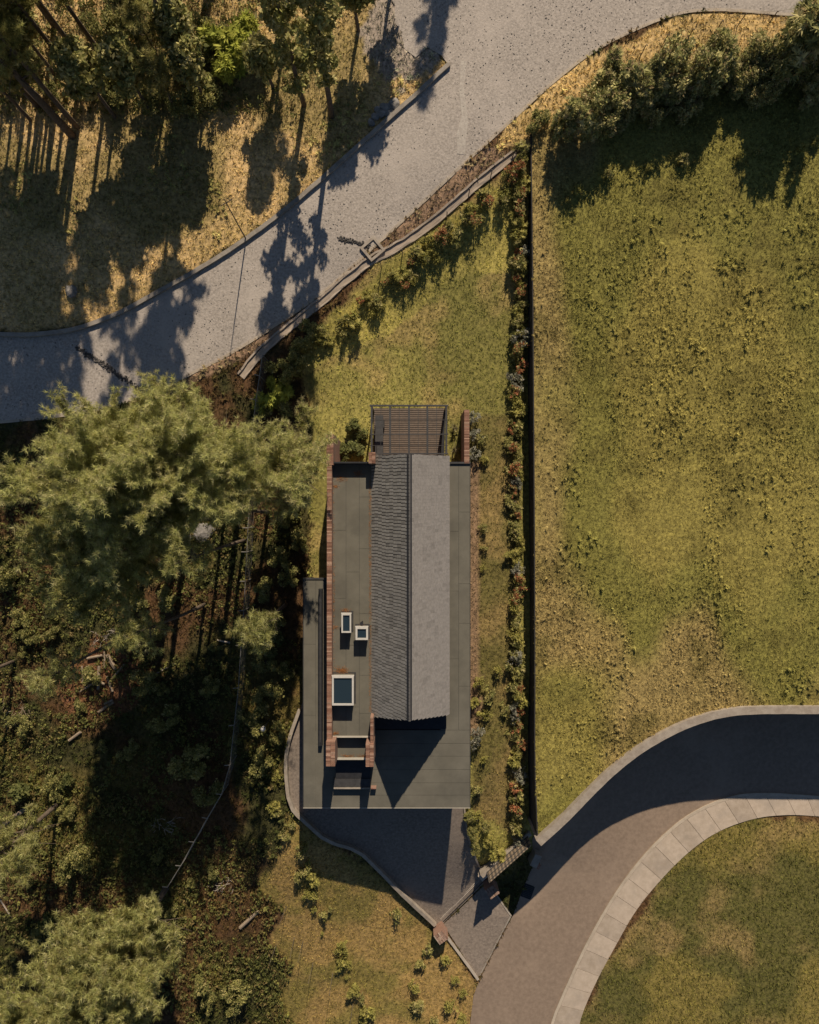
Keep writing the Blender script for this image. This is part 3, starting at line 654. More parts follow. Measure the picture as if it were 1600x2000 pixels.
# ------------------------------------------------------------ plants
PINE_P = [(.54,.53,.21),(.60,.58,.25),(.48,.48,.18),(.62,.57,.29),(.42,.43,.15)]
DARK_P = [(0.267, 0.267, 0.083), (0.316, 0.292, 0.097), (0.217, 0.225, 0.07), (0.367, 0.325, 0.117)]
EUC_P = [(0.409, 0.382, 0.149), (0.503, 0.446, 0.186), (0.335, 0.325, 0.112), (0.576, 0.503, 0.233)]
def pal(P_, n):
    a = np.array(P_); c = a[rng.integers(0, len(a), n)]; return c*(.72+.56*rng.random((n,1)))
def tree(name, base, H_, rad, z0, lean, limbs, label, tmpl=NEEDLE, m='needle', P_=PINE_P, tuft=.3, tr=.16, cat='tree', group=None, up=.45, prof='round', dens=1., tw=9, dead=0):
    base = Vector(base); e = empty(name, base, label, cat, group)
    tp = []; N = 9
    ph = R(0,6)
    for i in range(N):
        t = i/(N-1); tp.append(Vector((lean[0]*t*t*H_*.5+lean[0]*t*H_*.5+.12*math.sin(ph+t*5)*t, lean[1]*t*H_+.12*math.cos(ph*2+t*4)*t, H_*t*.97-.3*(1-t))))
    b = MB(); b.tube(tp, [tr*(1-.82*(i/(N-1))) for i in range(N)], 8)
    pos = []; dr = []
    def at(t):
        k = min(N-2, int(t*(N-1))); return tp[k].lerp(tp[k+1], t*(N-1)-k)
    az = R(0,6)
    for i in range(limbs):
        t = z0+(1-z0)*((i+R(0,.9))/limbs)**.9; t = min(.985, t); az += 2.4+R(-.5,.5)
        s = (t-z0)/(1-z0)
        if prof == 'round': pr = math.sqrt(max(.05, 1-(1.55*s-.55)**2))*(.55+.45*min(1, s*3))
        elif prof == 'cone': pr = max(.12, 1-s*.85)
        else: pr = max(.2, math.sin(math.pi*min(1, .12+s*.86)))
        L = rad*pr*R(.62,1.12); st = at(t); el = up+R(-.25,.3)+s*.45; d = Vector((math.cos(az)*math.cos(el), math.sin(az)*math.cos(el), math.sin(el)))
        pts = [st]; K = 5; dd = d.copy()
        for k in range(K):
            dd = (dd+Vector((R(-.2,.2),R(-.2,.2),R(-.12,.2)))).normalized(); pts.append(pts[-1]+dd*(L/K))
        r0 = tr*.36*(1-.6*s)*min(1, .4+L/3); b.tube(pts, [r0*(1-.85*k/K)+.006 for k in range(K+1)], 4, False)
        nt = max(3, int(tw*(.5+L/3.)*dens))
        for q in range(nt):
            u = .22+.78*(q+R(0,1))/nt; k = min(K-1, int(u*K)); p0 = pts[k].lerp(pts[k+1], u*K-k)
            dv = ((pts[k+1]-pts[k]).normalized()+Vector((R(-1,1),R(-1,1),R(-.35,.7)))*.95).normalized(); tl = (.28+.26*L*(1-.55*u))*R(.6,1.25)
            pe = p0+dv*tl
            if q % 2 == 0: b.tube([p0, pe], [.016,.006], 3, False)
            m_ = max(2, int(tl/tuft*2.6*dens)+1)
            for z in range(m_):
                f = (z+R(.3,1))/m_; pp = p0.lerp(pe, f); pos.append((pp.x+R(-.08,.08), pp.y+R(-.08,.08), pp.z+R(-.04,.08))); v = dv*.6+Vector((R(-.5,.5),R(-.5,.5),R(.2,1.))); dr.append(tuple(v))
    for i in range(dead):   # bare snags
        t = R(max(.25, z0-.25), z0+.3); st = at(t); a = R(0,6.28); p1 = st+Vector((math.cos(a),math.sin(a),R(-.1,.3)))*rad*R(.4,.8); mid = st.lerp(p1,.55)+Vector((0,0,.15)); b.tube([st,mid,p1], [.035,.022,.008], 4, False)
    tk = link('trunk', b.v, b.f, M['bark'], e, None, True)
    pos = np.array(pos); V, Fc, C = scatter(tmpl, pos, np.array(dr), tuft*(.75+.5*rng.random(len(pos))), pal(P_, len(pos)))
    link('crown', V, Fc, M[m], e, C)
    return e
def base_for(px, py, z):   # ground point straight below a point seen at (px,py) at height z over the ground there
    x, y = w_at(px, py, h(*w_at(px,py,z))+z); return Vector((x, y, h(x, y)))
def shadow_base(px, py, z):   # base of something whose part at height z throws its shadow on ground pixel px,py
    g = P(px, py); x = g.x+.148*COT*z; y = g.y+.989*COT*z; return Vector((x, y, h(x, y)))
# big pines left of the house
tree('pine_tree', base_for(245,945,12), 17, 4.9, .5, (-.01,.0), 90, 'broad pine with dense yellow-green crown beside the gravel road bend', dens=1.15, tw=14, tr=.26, dead=12, tuft=.26)
tree('pine_tree', base_for(385,915,11), 15.5, 5.3, .48, (.02,.02), 80, 'broad pine overlapping the crown by the rubble strip and shading the wire fence', dens=1.15, tw=14, tr=.24, dead=12, tuft=.26)
tree('pine_tree', base_for(545,915,6.5), 9.0, 3.8, .4, (.05,-.01), 46, 'pale pine whose branches reach over the brick wall of the house', dens=1.1, tw=11, tr=.17, dead=8, P_=PINE_P+[(.5,.43,.22)], tuft=.29)
tree('pine_tree', base_for(240,1075,9.5), 13, 4.4, .42, (-.03,-.02), 64, 'darker pine under the broad crown near the log pile', dens=1.1, tr=.18, dead=5, P_=DARK_P+PINE_P, tuft=.31)
tree('pine_tree', base_for(165,1040,10), 13.5, 3.2, .42, (-.02,-.02), 50, 'outer pine whose low boughs join the darker pine', dens=1.1, tr=.18, dead=5, P_=DARK_P+PINE_P, tuft=.31)
for px, py, H_, lab in ((440,1015,15,'slender bare-trunked pine beside the wire fence near the boulders'),(478,1055,16,'slender bare-trunked pine between the wire fence and the house'),(525,1000,14,'slender pine next to the brick wall shadow'),(335,1075,16,'slender pine close to the log pile'),(560,1180,13,'slender pine nearest the flat roof strip of the house'),(400,1180,15,'slender pine in the dark hollow beside the fence'),(250,1240,13,'slender pine behind the grey brush heap'),(30,1290,12,'slender pine beside the rusty brush heap')):
    tree('slender_pine', P(px,py), H_, 1.5, .62, (R(-.03,.03),R(-.03,.03)), 22, lab, tr=.13, tuft=.28, prof='oval', dens=.9, dead=6, P_=PINE_P+DARK_P)
# lower left pines
tree('pine_tree', base_for(250,1850,7), 10.5, 4.8, .36, (.0,.0), 84, 'dense olive green pine with grey dead twigs in the hollow below the log pile', dens=1.15, tw=11, tr=.22, dead=10, P_=PINE_P+DARK_P)
tree('pine_tree', base_for(110,1960,7), 10, 5.0, .36, (-.02,-.02), 84, 'olive pine merging with the dense twiggy pine at the wood edge', dens=1.1, tr=.2, dead=6, P_=PINE_P+DARK_P)
tree('pine_tree', base_for(5,1660,7), 9.5, 3.4, .36, (-.02,-.02), 40, 'smaller pine standing beside a pink felled trunk', dens=1.0, tr=.18, dead=5, P_=PINE_P+DARK_P)
# pines and gums north of the gravel road
tree('pine_tree', P(142,266), 14, 3.4, .42, (-.10,.05), 34, 'leaning pine with a long bare trunk above the shaded dry slope', tr=.26, dead=4, P_=DARK_P+PINE_P, prof='oval')
tree('slim_tree', P(594,205), 17, 1.5, .12, (-.01,.0), 44, 'slim dark tree with foliage down its trunk above the gravel road kerb', LEAF, 'leaf', DARK_P+EUC_P, .3, tr=.17, prof='oval', dead=1)
tree('slim_tree', P(648,228), 18, 1.6, .24, (.03,.0), 44, 'slim tall tree with bare lower trunk beside the rock pile', LEAF, 'leaf', DARK_P+EUC_P, .3, tr=.19, prof='oval')
tree('slim_tree', shadow_base(345,462,11.), 19, 2.6, .58, (.0,.0), 36, 'tall tree with a long bare trunk behind the bright green thicket', LEAF, 'leaf', DARK_P, .34, tr=.32, prof='oval')
for i, (px, py, H_, rd, z0, lb, lab) in enumerate([
   (60,235,10.5,2.9,.3,30,'round pale tree at the forest edge next to the leaning pine'),
   (225,228,8.5,2.5,.28,30,'bushy tree casting a broad shadow over the dry grass'),
   (292,216,8.0,2.3,.3,28,'bushy tree with several thin stems above the ochre slope'),
   (345,212,7.0,2.0,.25,26,'low leafy tree beside the long trunk shadow'),
   (402,196,6.5,2.0,.22,24,'pale leafy tree next to the bright green thicket'),
   
   (300,70,11.,2.7,.3,30,'olive tree deep in the wood behind the bushy trees'),
   (20,60,13.,3.,.35,30,'dark forest tree at the outer corner of the wood'),
   (535,175,6.,1.6,.25,22,'small tree with hanging leaves between the thicket and the slim tree'),
   (95,215,9.,2.8,.25,34,'wide leafy tree close to the leaning bare trunk'),
   (330,150,8.5,2.6,.22,32,'rounded olive tree behind the low leafy tree'),(385,140,8.,2.3,.2,30,'rounded pale tree near the long trunk shadow'),(110,150,11.,3.,.3,34,'dense dark tree behind the wide leafy tree'),(30,165,10.,3.,.25,34,'spreading tree at the forest border of the dry slope'),
   
   (700,60,8.,2.1,.2,30,'olive tree by the gravel turning place'),
   (765,-30,9.,2.2,.15,28,'leafy tree at the edge of the gravel turning place'),
   (560,40,10.,2.2,.25,28,'olive tree behind the slim dark tree')]):
    tree('leafy_tree', P(px,py), H_*.78, rd*.68, z0+.2, (R(-.04,.04),R(-.03,.03)), lb, lab, LEAF if i % 3 else NEEDLE, 'leaf', EUC_P+DARK_P, .36, tr=.13, prof='oval', dens=1.0)
# trees whose shadows lie on the gravel road but which stand further up the wood
for i, (px, py, z, H_, rd, lab) in enumerate([
   (55,700,11,17,3.2,'tall dark pine shading the outer end of the gravel road'),(105,590,10,15,2.8,'tall pine shading the kerb bend'),
   (10,560,9.5,15,2.8,'tall pine at the back of the shaded slope'),(240,640,12.,17,1.7,'narrow tall pine with a streaked shadow across the road'),(300,690,13,18,1.6,'narrow tall pine beside the one with the streaked shadow'),
   (30,640,10,16,2.8,'tall dense pine standing behind the shaded bluish boulder'),(95,760,12,18,2.8,'tallest pine of the wood above the kerb bend'),(165,540,9.5,14,2.2,'tall pine throwing its crown shadow just above the kerb'),(95,480,9,13,2.2,'tall pine throwing shade over the middle of the slope'),(845,60,8,11,1.5,'narrow tree shading the gravel turning place'),(865,30,8,10,1.0,'thin sapling tree shading the gravel by the kerb end'),(60,440,9,13,2.6,'pine shading the slope near the leaning trunk')]):
    tree('tall_pine', shadow_base(px,py,z), H_, rd*.75, .45, (0,0), 32, lab, NEEDLE, 'needle', DARK_P, .42, tr=.17, prof='oval', dens=1.1)

# shrubs: shared meshes, one object each
def shrub_mesh(name, rad, hgt, n, tm, m, P_, size, tip=None, tipn=.0, stems=5):
    b = MB()
    for k in range(stems):
        a = R(0,6.28); b.tube([(0,0,-.1),(math.cos(a)*rad*.3,math.sin(a)*rad*.3,hgt*.4),(math.cos(a)*rad*.6,math.sin(a)*rad*.6,hgt*.75)], [.03,.02,.008], 4, False)
    lob = [(R(-.8,.8)*rad, R(-.8,.8)*rad, hgt*R(.3,.8), R(.2,.55)) for _ in range(8)]
    pos = []; dr = []; cl = []
    for i in range(n):
        L = random.choice(lob); v = np.array([random.gauss(0,1) for _ in range(3)]); v /= np.linalg.norm(v); r_ = R(.55,1.)
        q = np.array([L[0]+v[0]*rad*L[3]*r_, L[1]+v[1]*rad*L[3]*r_, L[2]+v[2]*hgt*.42*r_]); q[2] = max(.04, q[2]); pos.append(q); dr.append(v*.7+[0,0,.6])
    pos = np.array(pos); C0 = pal(P_, n)
    if tip is not None:
        k = (pos[:,2] > hgt*.55) & (rng.random(n) < tipn); C0[k] = np.array(tip)*(.7+.5*rng.random((k.sum(),1)))
    V, Fc, C = scatter(tm, pos, np.array(dr), size*(.7+.6*rng.random(n)), C0)
    me = link(name, V, Fc, M[m], None, C); st = link('stem', b.v, b.f, M['bark'])
    d1, d2 = me.data, st.data; bpy.data.objects.remove(me); bpy.data.objects.remove(st); return d1, d2
def place_shrub(name, md, loc, s, label, cat, group, stems=True):
    e = bpy.data.objects.new(name, None); COL.objects.link(e); e.location = loc; e.rotation_euler = (0,0,R(0,6.28)); e.scale = (s*R(.75,1.25), s*R(.75,1.25), s*R(.75,1.3)); e.empty_display_size = .1
    tag(e, label, cat, group)
    f = bpy.data.objects.new('foliage', md[0]); COL.objects.link(f); f.parent = e
    if stems: f = bpy.data.objects.new('stem', md[1]); COL.objects.link(f); f.parent = e
    return e
G1 = [(0.29, 0.275, 0.087), (0.362, 0.326, 0.109), (0.217, 0.217, 0.07), (0.42, 0.362, 0.152)]
G2 = [(0.364, 0.332, 0.091), (0.429, 0.377, 0.111), (0.299, 0.28, 0.075)]
SIL = [(.30,.29,.22),(.36,.34,.27),(.24,.24,.17)]
DK = [(0.192, 0.192, 0.064), (0.24, 0.232, 0.077), (0.144, 0.152, 0.054)]
sh_green = [shrub_mesh('foliage', .42, .85, 80, LEAF if k % 2 else ROSETTE, 'leaf', G1, .13 if k % 2 else .2) for k in range(6)]
sh_yell = [shrub_mesh('foliage', .42, .75, 60, LEAF if k % 2 else ROSETTE, 'leaf', G2, .13 if k % 2 else .22) for k in range(4)]
sh_red = [shrub_mesh('foliage', .38, 1.0, 80, LEAF, 'leaf', G1, .12, (.42,.17,.08), .6) for _ in range(4)]
sh_sil = [shrub_mesh('foliage', .48, .9, 80, LEAF, 'leaf', SIL, .13) for _ in range(2)]
sh_big = [shrub_mesh('foliage', 1.0, 1.8, 330, LEAF, 'leaf', G1+DK, .19) for _ in range(3)]
sh_olive = [shrub_mesh('foliage', 1.2, 3.0, 560, LEAF if k % 3 else ROSETTE, 'leaf', EUC_P+DK+[(.36,.27,.13)], .2 if k % 3 else .3, stems=8) for k in range(7)]
sh_lime = [shrub_mesh('foliage', .8, 1.3, 240, ROSETTE, 'leaf', [(.36,.38,.06),(.44,.44,.08),(.28,.31,.05)], .3) for _ in range(2)]
sh_broad = [shrub_mesh('foliage', .7, 1.2, 130, BIGLEAF, 'leaf', [(.13,.14,.045),(.18,.18,.06),(.09,.1,.03)], .2) for _ in range(2)]
yuc = []
for _ in range(2):
    pos = np.array([[0,0,.5],[.12,.1,.3],[-.1,.12,.35]]); V, Fc, C = scatter(YUCCA, pos, np.array([[0,0,1.],[.4,.3,1],[-.4,.3,1]]), .5, pal([(.27,.24,.13),(.33,.29,.17)], 3)); o = link('foliage', V, Fc, M['leaf'], None, C); d1 = o.data; bpy.data.objects.remove(o)
    b = MB(); b.tube([(0,0,-.1),(0,0,.5)], [.07,.05], 6); o = b.build('stem', M['bark']); d2 = o.data; bpy.data.objects.remove(o); yuc.append((d1,d2))
# row along the boundary wall
kinds = [('green_shrub', sh_green, 'small green shrub in the row along the black boundary wall'), ('red_tipped_shrub', sh_red, 'red-tipped shrub in the row along the black boundary wall'),
         ('yellow_shrub', sh_yell, 'yellow-green shrub in the row along the black boundary wall'), ('silver_shrub', sh_sil, 'silvery shrub in the row along the black boundary wall')]
py = 300
while py < 1640:
    k = kinds[np.searchsorted([.45,.65,.88], R(0,1))]; px = R(1000,1016)+(6 if py < 700 else 0)
    place_shrub(k[0], random.choice(k[1]), P(px,py), R(.75,1.25), k[2], 'shrub', k[0].replace('_',' ')+'s along the boundary wall'); py += R(9,20)
# bank along the drain channel
kb = [('green_shrub', sh_green, 'small green shrub on the bank below the drain channel'), ('red_tipped_shrub', sh_red, 'red-tipped shrub on the bank below the drain channel'), ('yellow_shrub', sh_yell, 'yellow-green shrub on the bank below the drain channel')]
for t in np.linspace(0, 1, 64):
    a = Vector((1000,318)).lerp(Vector((560,690)), t); k = kb[np.searchsorted([.5,.72], R(0,1))]
    place_shrub(k[0], random.choice(k[1]), P(a.x+R(-6,30), a.y+R(8,56)), R(.45,1.15), k[2], 'shrub', k[0].replace('_',' ')+'s on the channel bank')
for px, py, s in ((590,690,.9),(560,735,1.),(610,650,.7),(548,800,.8)):
    place_shrub('dark_bush', random.choice(sh_big), P(px,py), s, 'dense dark bush between the wire fence and the lawn', 'bush', 'bushes between fence and lawn')
# beds round the house
for px, py, s, md, nm, lab in ((690,868,1.0,sh_broad,'leafy_bush','broad-leaved bush in the planter beside the pergola'),(672,885,.8,sh_broad,'leafy_bush','low broad-leaved bush against the tall brick fin'),(700,838,.8,sh_broad,'leafy_bush','broad-leaved bush at the corner of the pergola deck'),
   (886,838,1.0,yuc,'yucca','spiky yucca nearer the lawn end of the brick fin planter'),(886,878,1.,yuc,'yucca','spiky yucca close to the tiled roof in the brick fin planter')):
    place_shrub(nm, random.choice(md), P(px,py), s, lab, 'plant', None)
for px, py, s in ((924,815,.9),(928,850,.9),(925,885,.9),(928,1430,1.0),(925,1445,.8)):
    place_shrub('silver_shrub', random.choice(sh_sil), P(px,py), s, 'pale feathery shrub against the outside of the house', 'shrub', 'pale shrubs beside the house')
for px, py, s in ((940,860,.9),(945,900,.8),(942,1030,.7),(945,1070,.6),(943,1110,.5),(945,1480,.7),(930,1540,.8),(932,1590,.9),(950,1610,.8),(946,1395,1.1),(955,1350,1.2),(935,1330,.9),(970,1310,1.),(925,1370,.8),(985,1380,.9),(1000,1340,1.),(970,1660,1.1),(955,1640,.9)):
    place_shrub('green_shrub', random.choice(sh_green+sh_yell), P(px,py), s, 'low green shrub in the side bed between house and boundary wall', 'shrub', 'shrubs in the side bed')
for px, py in ((916,1592),(922,1618),(928,1648)):  # put in to throw a fringe of shadow onto the driveway
    place_shrub('shade_shrub', random.choice(sh_big), P(px,py), R(.35,.5), 'upright shrub added at the driveway kerb to cast shade', 'shrub', 'shrubs added to shade the driveway')
# shrubs on the lower lawn
for t in np.linspace(0,1,34):
    a = Vector((525,1500)).lerp(Vector((720,1990)), t); place_shrub('lawn_shrub', random.choice(sh_yell+sh_green), P(a.x+R(-26,18), a.y+R(-15,15)), R(.35,1.0), 'scrubby shrub in the line between the wood and the lower lawn', 'shrub', 'shrubs edging the lower lawn')
for px, py, s in ((775,1783,.8),(835,1850,.8),(820,1880,.9),(810,1920,1.),(815,1960,1.),(870,1870,.8),(890,1910,.8),(905,1935,.9),(880,1960,1.1),(900,1990,1.2),(850,1995,1.)):
    place_shrub('lawn_shrub', random.choice(sh_green+sh_yell), P(px,py), s, 'leafy shrub near the lawn gate pillar and asphalt road edge', 'shrub', 'shrubs by the lawn gate pillar')
# hedge trees between the gravel road and the field
for t in np.linspace(0,1,74):
    a = Vector((1175,232)).lerp(Vector((1640,185)), t); a.y -= 30*math.sin(math.pi*min(1,t*.85))
    dy = R(-46,40); sz = R(.3,1.3) if dy < -8 else R(.3,.95) if dy < 14 else R(.25,.55); kd = 'tall' if sz > .9 else 'middling' if sz > .55 else 'low'
    place_shrub('hedge_bush', random.choice(sh_olive), P(a.x+R(-22,18), a.y+dy, zfield), sz, kd+' olive bush in the overgrown hedge between gravel road and field', 'bush', kd+' bushes of the overgrown hedge')
for px, py, s in ((1050,248,.8),(1085,252,.55),(1185,175,.8),(1200,215,.7)):
    place_shrub('hedge_bush', random.choice(sh_big), P(px,py), s, 'rounded pale green bush at the thin end of the hedge', 'bush', 'rounded bushes at the hedge end')
for px, py in ((1130,378),(1190,345),(1270,330),(1330,320),(1480,300),(1560,295),(1590,280),(1440,310)):
    place_shrub('field_weed', random.choice(sh_green+sh_yell), P(px,py,zfield), R(.5,.9), 'small weed clump catching light at the hedge shadow edge', 'weed', 'weed clumps at the hedge shadow edge')
for px, py, s in ((1095,268,.75),(1125,258,.9),(1150,240,1.0),(1175,228,1.1)):  # bushes added as casters for the near end of the field shadow
    place_shrub('hedge_bush', random.choice(sh_olive), P(px,py,zfield), s, 'olive bush added at the hedge end to shade the field', 'bush', 'shading bushes added at the hedge end')
# undergrowth in the wood
for px, py, s, md, lab in ((45,1535,1.,sh_broad,'broad-leaved green shrub alone in the dark hollow'),(135,1525,.7,sh_broad,'little light green shrub next to the broad-leaved one'),(165,1670,1.1,sh_big,'round light green bush above the twiggy pine'),(390,1480,1.1,sh_big,'tall leafy bush beside the wire fence in the dark wood'),(410,1540,.8,sh_big,'leafy bush lower down beside the wire fence'),
    (300,1320,.9,sh_big,'dark bush next to the log pile'),(330,1400,.9,sh_big,'dark bush below the log pile'),(480,120,1.3,sh_lime,'bright green thicket plant beside the long trunk shadow'),(455,100,1.5,sh_lime,'bright green thicket plant at the thicket corner'),(500,95,1.5,sh_lime,'bright green thicket plant next to the small hanging tree'),(470,150,1.2,sh_lime,'bright green low thicket plant at the edge of dry grass'),(430,140,1.3,sh_green,'green bush at the foot of the pale leafy tree'),
    (520,1290,.7,sh_big,'dark green bush beside the flat roof strip of the house'),(545,770,1.,sh_lime,'bright yellow-green bush beside the wire fence'),(520,790,.9,sh_lime,'second bright yellow-green bush below the fence post'),(100,1790,.9,sh_broad,'rust-tinged leafy shrub between two pines'),(330,1170,.8,sh_big,'olive bush on the sunlit bank under the pines'),(20,1130,.8,sh_big,'olive bush at the outer side of the darker pine')):
    place_shrub('forest_bush', random.choice(md), P(px,py), s, lab, 'bush', None)
for px, py, s in ((575,960,.8),(560,1010,.7),(585,1060,.6),(545,1090,.8),(570,1130,.6),(520,1150,.8),(550,1210,.7),(515,1240,.8),(560,1300,.6),(530,1350,.8),(500,1400,.8),(545,1430,.6),(520,1480,.8),(600,905,.6),(575,880,.8)):
    place_shrub('wall_side_bush', random.choice(sh_big), P(px,py), s, 'dark leafy bush between the wire fence and the left brick wall', 'bush', 'bushes between the wire fence and the house')
for i in range(46):
    px, py = R(0,470), R(1150,1980); place_shrub('undergrowth_bush', random.choice(sh_big), P(px,py), R(.35,.75), 'low undergrowth bush on the shaded forest floor', 'bush', 'undergrowth on the shaded forest floor')
for i in range(22):
    px, py = R(0,440), R(60,215); place_shrub('thicket_bush', random.choice(sh_big), P(px,py), R(.5,1.), 'leafy bush under the trees above the dry slope', 'bush', 'bushes under the trees above the dry slope')

# ------------------------------------------------------------ fences, posts
def wire_fence(name, pts, hgt, label, arm=.3, strands=5, pm='wire', pr=.03, wm='wire', wr=.008):
    g = PL(pts); e = empty(name, g[0], label, 'fence')
    for i, q in enumerate(g):
        b = MB(); d = (g[min(i+1,len(g)-1)]-g[max(i-1,0)]).normalized(); n = Vector((d.y,-d.x,0)).normalized()
        b.tube([q-Vector((0,0,.2)), q+Vector((0,0,hgt)), q+Vector((0,0,hgt+arm*.8))+n*arm], pr, 5); b.build('fence_post', M[pm], e)
    for k in range(strands):
        b = MB(); zz = hgt*(k+1)/strands; b.tube([q+Vector((0,0,zz)) for q in g], wr*(3.5 if k == strands-1 and wr > .0055 else 1), 4); b.build('wire', M[wm], e)
wire_fence('wire_fence', [(524,705),(519,745),(512,790),(506,840),(502,900),(500,960),(497,1030),(495,1075),(492,1130),(489,1185),(484,1250),(479,1330),(471,1400),(463,1475),(447,1530),(420,1575),(395,1620),(370,1665),(345,1705)], 2.0, 'long wire mesh fence with pale cranked posts through the wood', strands=5, wr=.006)
wire_fence('stake_fence', [(1000,312),(958,348),(915,384),(872,428),(830,470),(786,500),(745,525)], 1.1, 'thin dark wire fence posts along the drain channel', 0.05, 2, 'post', .03, 'post', .005)
wire_fence('stake_fence', [(1155,190),(1205,148),(1250,112),(1292,92),(1340,82),(1395,66),(1440,52),(1500,48),(1560,40)], 1.3, 'leaning dark stake fence on the ochre verge behind the hedge', .1, 2, 'post', .03, 'post', .005)
p = P(481,468); b = MB(); b.tube([p-Vector((0,0,.3)), p+Vector((-.05,.3,5.6))], [.045,.025], 6); b2 = MB()
e = empty('utility_post', p, 'slender dark post at the kerb casting a long thin shadow', 'post'); b.build('pole', M['post'], e)
b2.tube([p+Vector((-.35,.15,5.0)), p+Vector((.35,.4,5.3))], .03, 5); b2.build('cross_arm', M['post'], e)
p = P(530,1400); e = empty('garden_lamp', p, 'slim garden lamp with pale round head beside the house wall path', 'lamp')
b = MB(); b.tube([p, p+Vector((0,0,2.6))], .03, 6); b.build('pole', M['steel'], e)
b = MB(); b.tube([p+Vector((0,0,2.6)), p+Vector((0,0,2.66)), p+Vector((0,0,2.9)), p+Vector((0,0,2.96))], [.06,.14,.15,.04], 10); b.build('lamp_head', M['white'], e)
for i, (px, py) in enumerate(((540,1845),(575,1830),(592,1838),(612,1880),(650,1900),(560,1770),(690,1960))):
    p = P(px,py); b = MB(); b.tube([p-Vector((0,0,.2)), p+Vector((R(-.1,.1),R(-.1,.1),2.4))], [.02,.012], 5); e = b.build('garden_stake', M['post']); tag(e, 'thin upright stake on the lower lawn beside the scrubby shrubs', 'stake', 'thin stakes on the lower lawn')

# ------------------------------------------------------------ logs, rocks, rubble, snags
def logobj(px0, py0, px1, py1, r_, label, group, m='wood', zz=0.):
    a, c = P(px0,py0), P(px1,py1); mid = (a+c)/2; up = Vector((0,0,r_*1.05+zz)); b = MB(); k = [a.lerp(c,t)+up+Vector((0,0,R(-.015,.015))) for t in (0,.33,.66,1)]
    b.tube(k, [r_*R(.9,1.1) for _ in k], 8); tag(b.build('log', M[m]), label, 'log', group)
for l in ((205,1268,206,1305),(172,1285,202,1279),(162,1300,163,1332),(172,1300,178,1330),(209,1278,226,1306),(213,1277,229,1306),(245,1296,220,1324),(181,1324,207,1335),(210,1320,221,1350),(186,1332,157,1350),(196,1300,194,1345),(206,1374,222,1366),(194,1390,223,1370),(137,1445,160,1428)):
    logobj(*l, R(.07,.11), 'cut pale log lying in the scattered log pile on red-brown litter', 'cut logs of the log pile', zz=R(0,.1))
logobj(300,1318,342,1296,.05,'crooked pale branch lying next to the log pile',None,'twig'); logobj(425,1250,450,1255,.06,'short pale branch lying beside the wire fence',None,'twig'); logobj(0,1615,60,1572,.16,'thick pinkish felled trunk beside the smaller pine',None,'wood')
logobj(0,1755,22,1790,.05,'broken grey branch hanging over the dark hollow',None,'twig'); logobj(470,1810,505,1778,.12,'grey fallen trunk at the end of the wood near the lower lawn',None,'wood')
logobj(1180,180,1120,215,.07,'weathered timber beam lying across the ditch at the hedge end',None,'wood'); logobj(1150,185,1118,208,.06,'second weathered timber beside the beam at the hedge end',None,'wood')
def rock(px, py, s, label, group=None, m='rock', fl=.6):
    p = P(px,py); bm = bmesh.new(); bmesh.ops.create_icosphere(bm, subdivisions=2, radius=1); sd = R(0,50)
    for v in bm.verts:
        d = .78+.5*float(vnoise(v.co.x*1.7+sd, v.co.y*1.7+v.co.z*2.3, 1.)); v.co = Vector((v.co.x*s*d*R(.93,1.07)*1.2, v.co.y*s*d, v.co.z*s*d*fl))
    me = bpy.data.meshes.new('rock'); bm.to_mesh(me); bm.free(); me.materials.append(M[m]); o = bpy.data.objects.new('rock', me); COL.objects.link(o); o.location = p+Vector((0,0,s*fl*.35)); o.rotation_euler = (0,0,R(0,6)); tag(o, label, 'rock', group)
for px, py, s in ((770,205,.32),(755,212,.28),(745,222,.3),(733,228,.22),(760,222,.25),(738,215,.2),(725,240,.22),(748,208,.18),(776,212,.2)): rock(px, py, s, 'grey rock in the small rock pile behind the kerb', 'rocks of the pile behind the kerb')
rock(398,1040,.6,'large pale grey boulder showing under the pine crown'); rock(365,1052,.4,'smaller pale boulder next to the large one under the pine'); rock(140,570,.35,'single bluish boulder in the shade above the kerb')
rock(1260,853,.16,'white flowering stone-like clump in the open field') if False else None
sp = []
for i in range(300):
    t = R(0,1); a = Vector((150,678)).lerp(Vector((288,770)), t); q = P(a.x+random.gauss(0,2.2), a.y+random.gauss(0,2.6)); sp.append((q.x, q.y, q.z+.02))
for i in range(150):
    t = R(0,1); a = Vector((662,466)).lerp(Vector((722,480)), t); q = P(a.x+random.gauss(0,2.5), a.y+random.gauss(0,2.2)); sp.append((q.x, q.y, q.z+.02))
def pebble():
    v = np.array([[1,0,0],[-1,0,0],[0,1,0],[0,-1,0],[0,0,.7],[0,0,-.7]])*np.array([[R(.7,1.2)] for _ in range(6)]); f = np.array([[0,2,4],[2,1,4],[1,3,4],[3,0,4],[2,0,5],[1,2,5],[3,1,5],[0,3,5]]); return v, f
PEB = [pebble() for _ in range(5)]; sp = np.array(sp)
stuff(foliage('rubble', M['darkstone'], PEB, sp, np.tile([0,0,1.],(len(sp),1)), .03+.07*rng.random(len(sp)), (1,1,1)), 'dark rubble lying in strips across the gravel road', 'rubble')
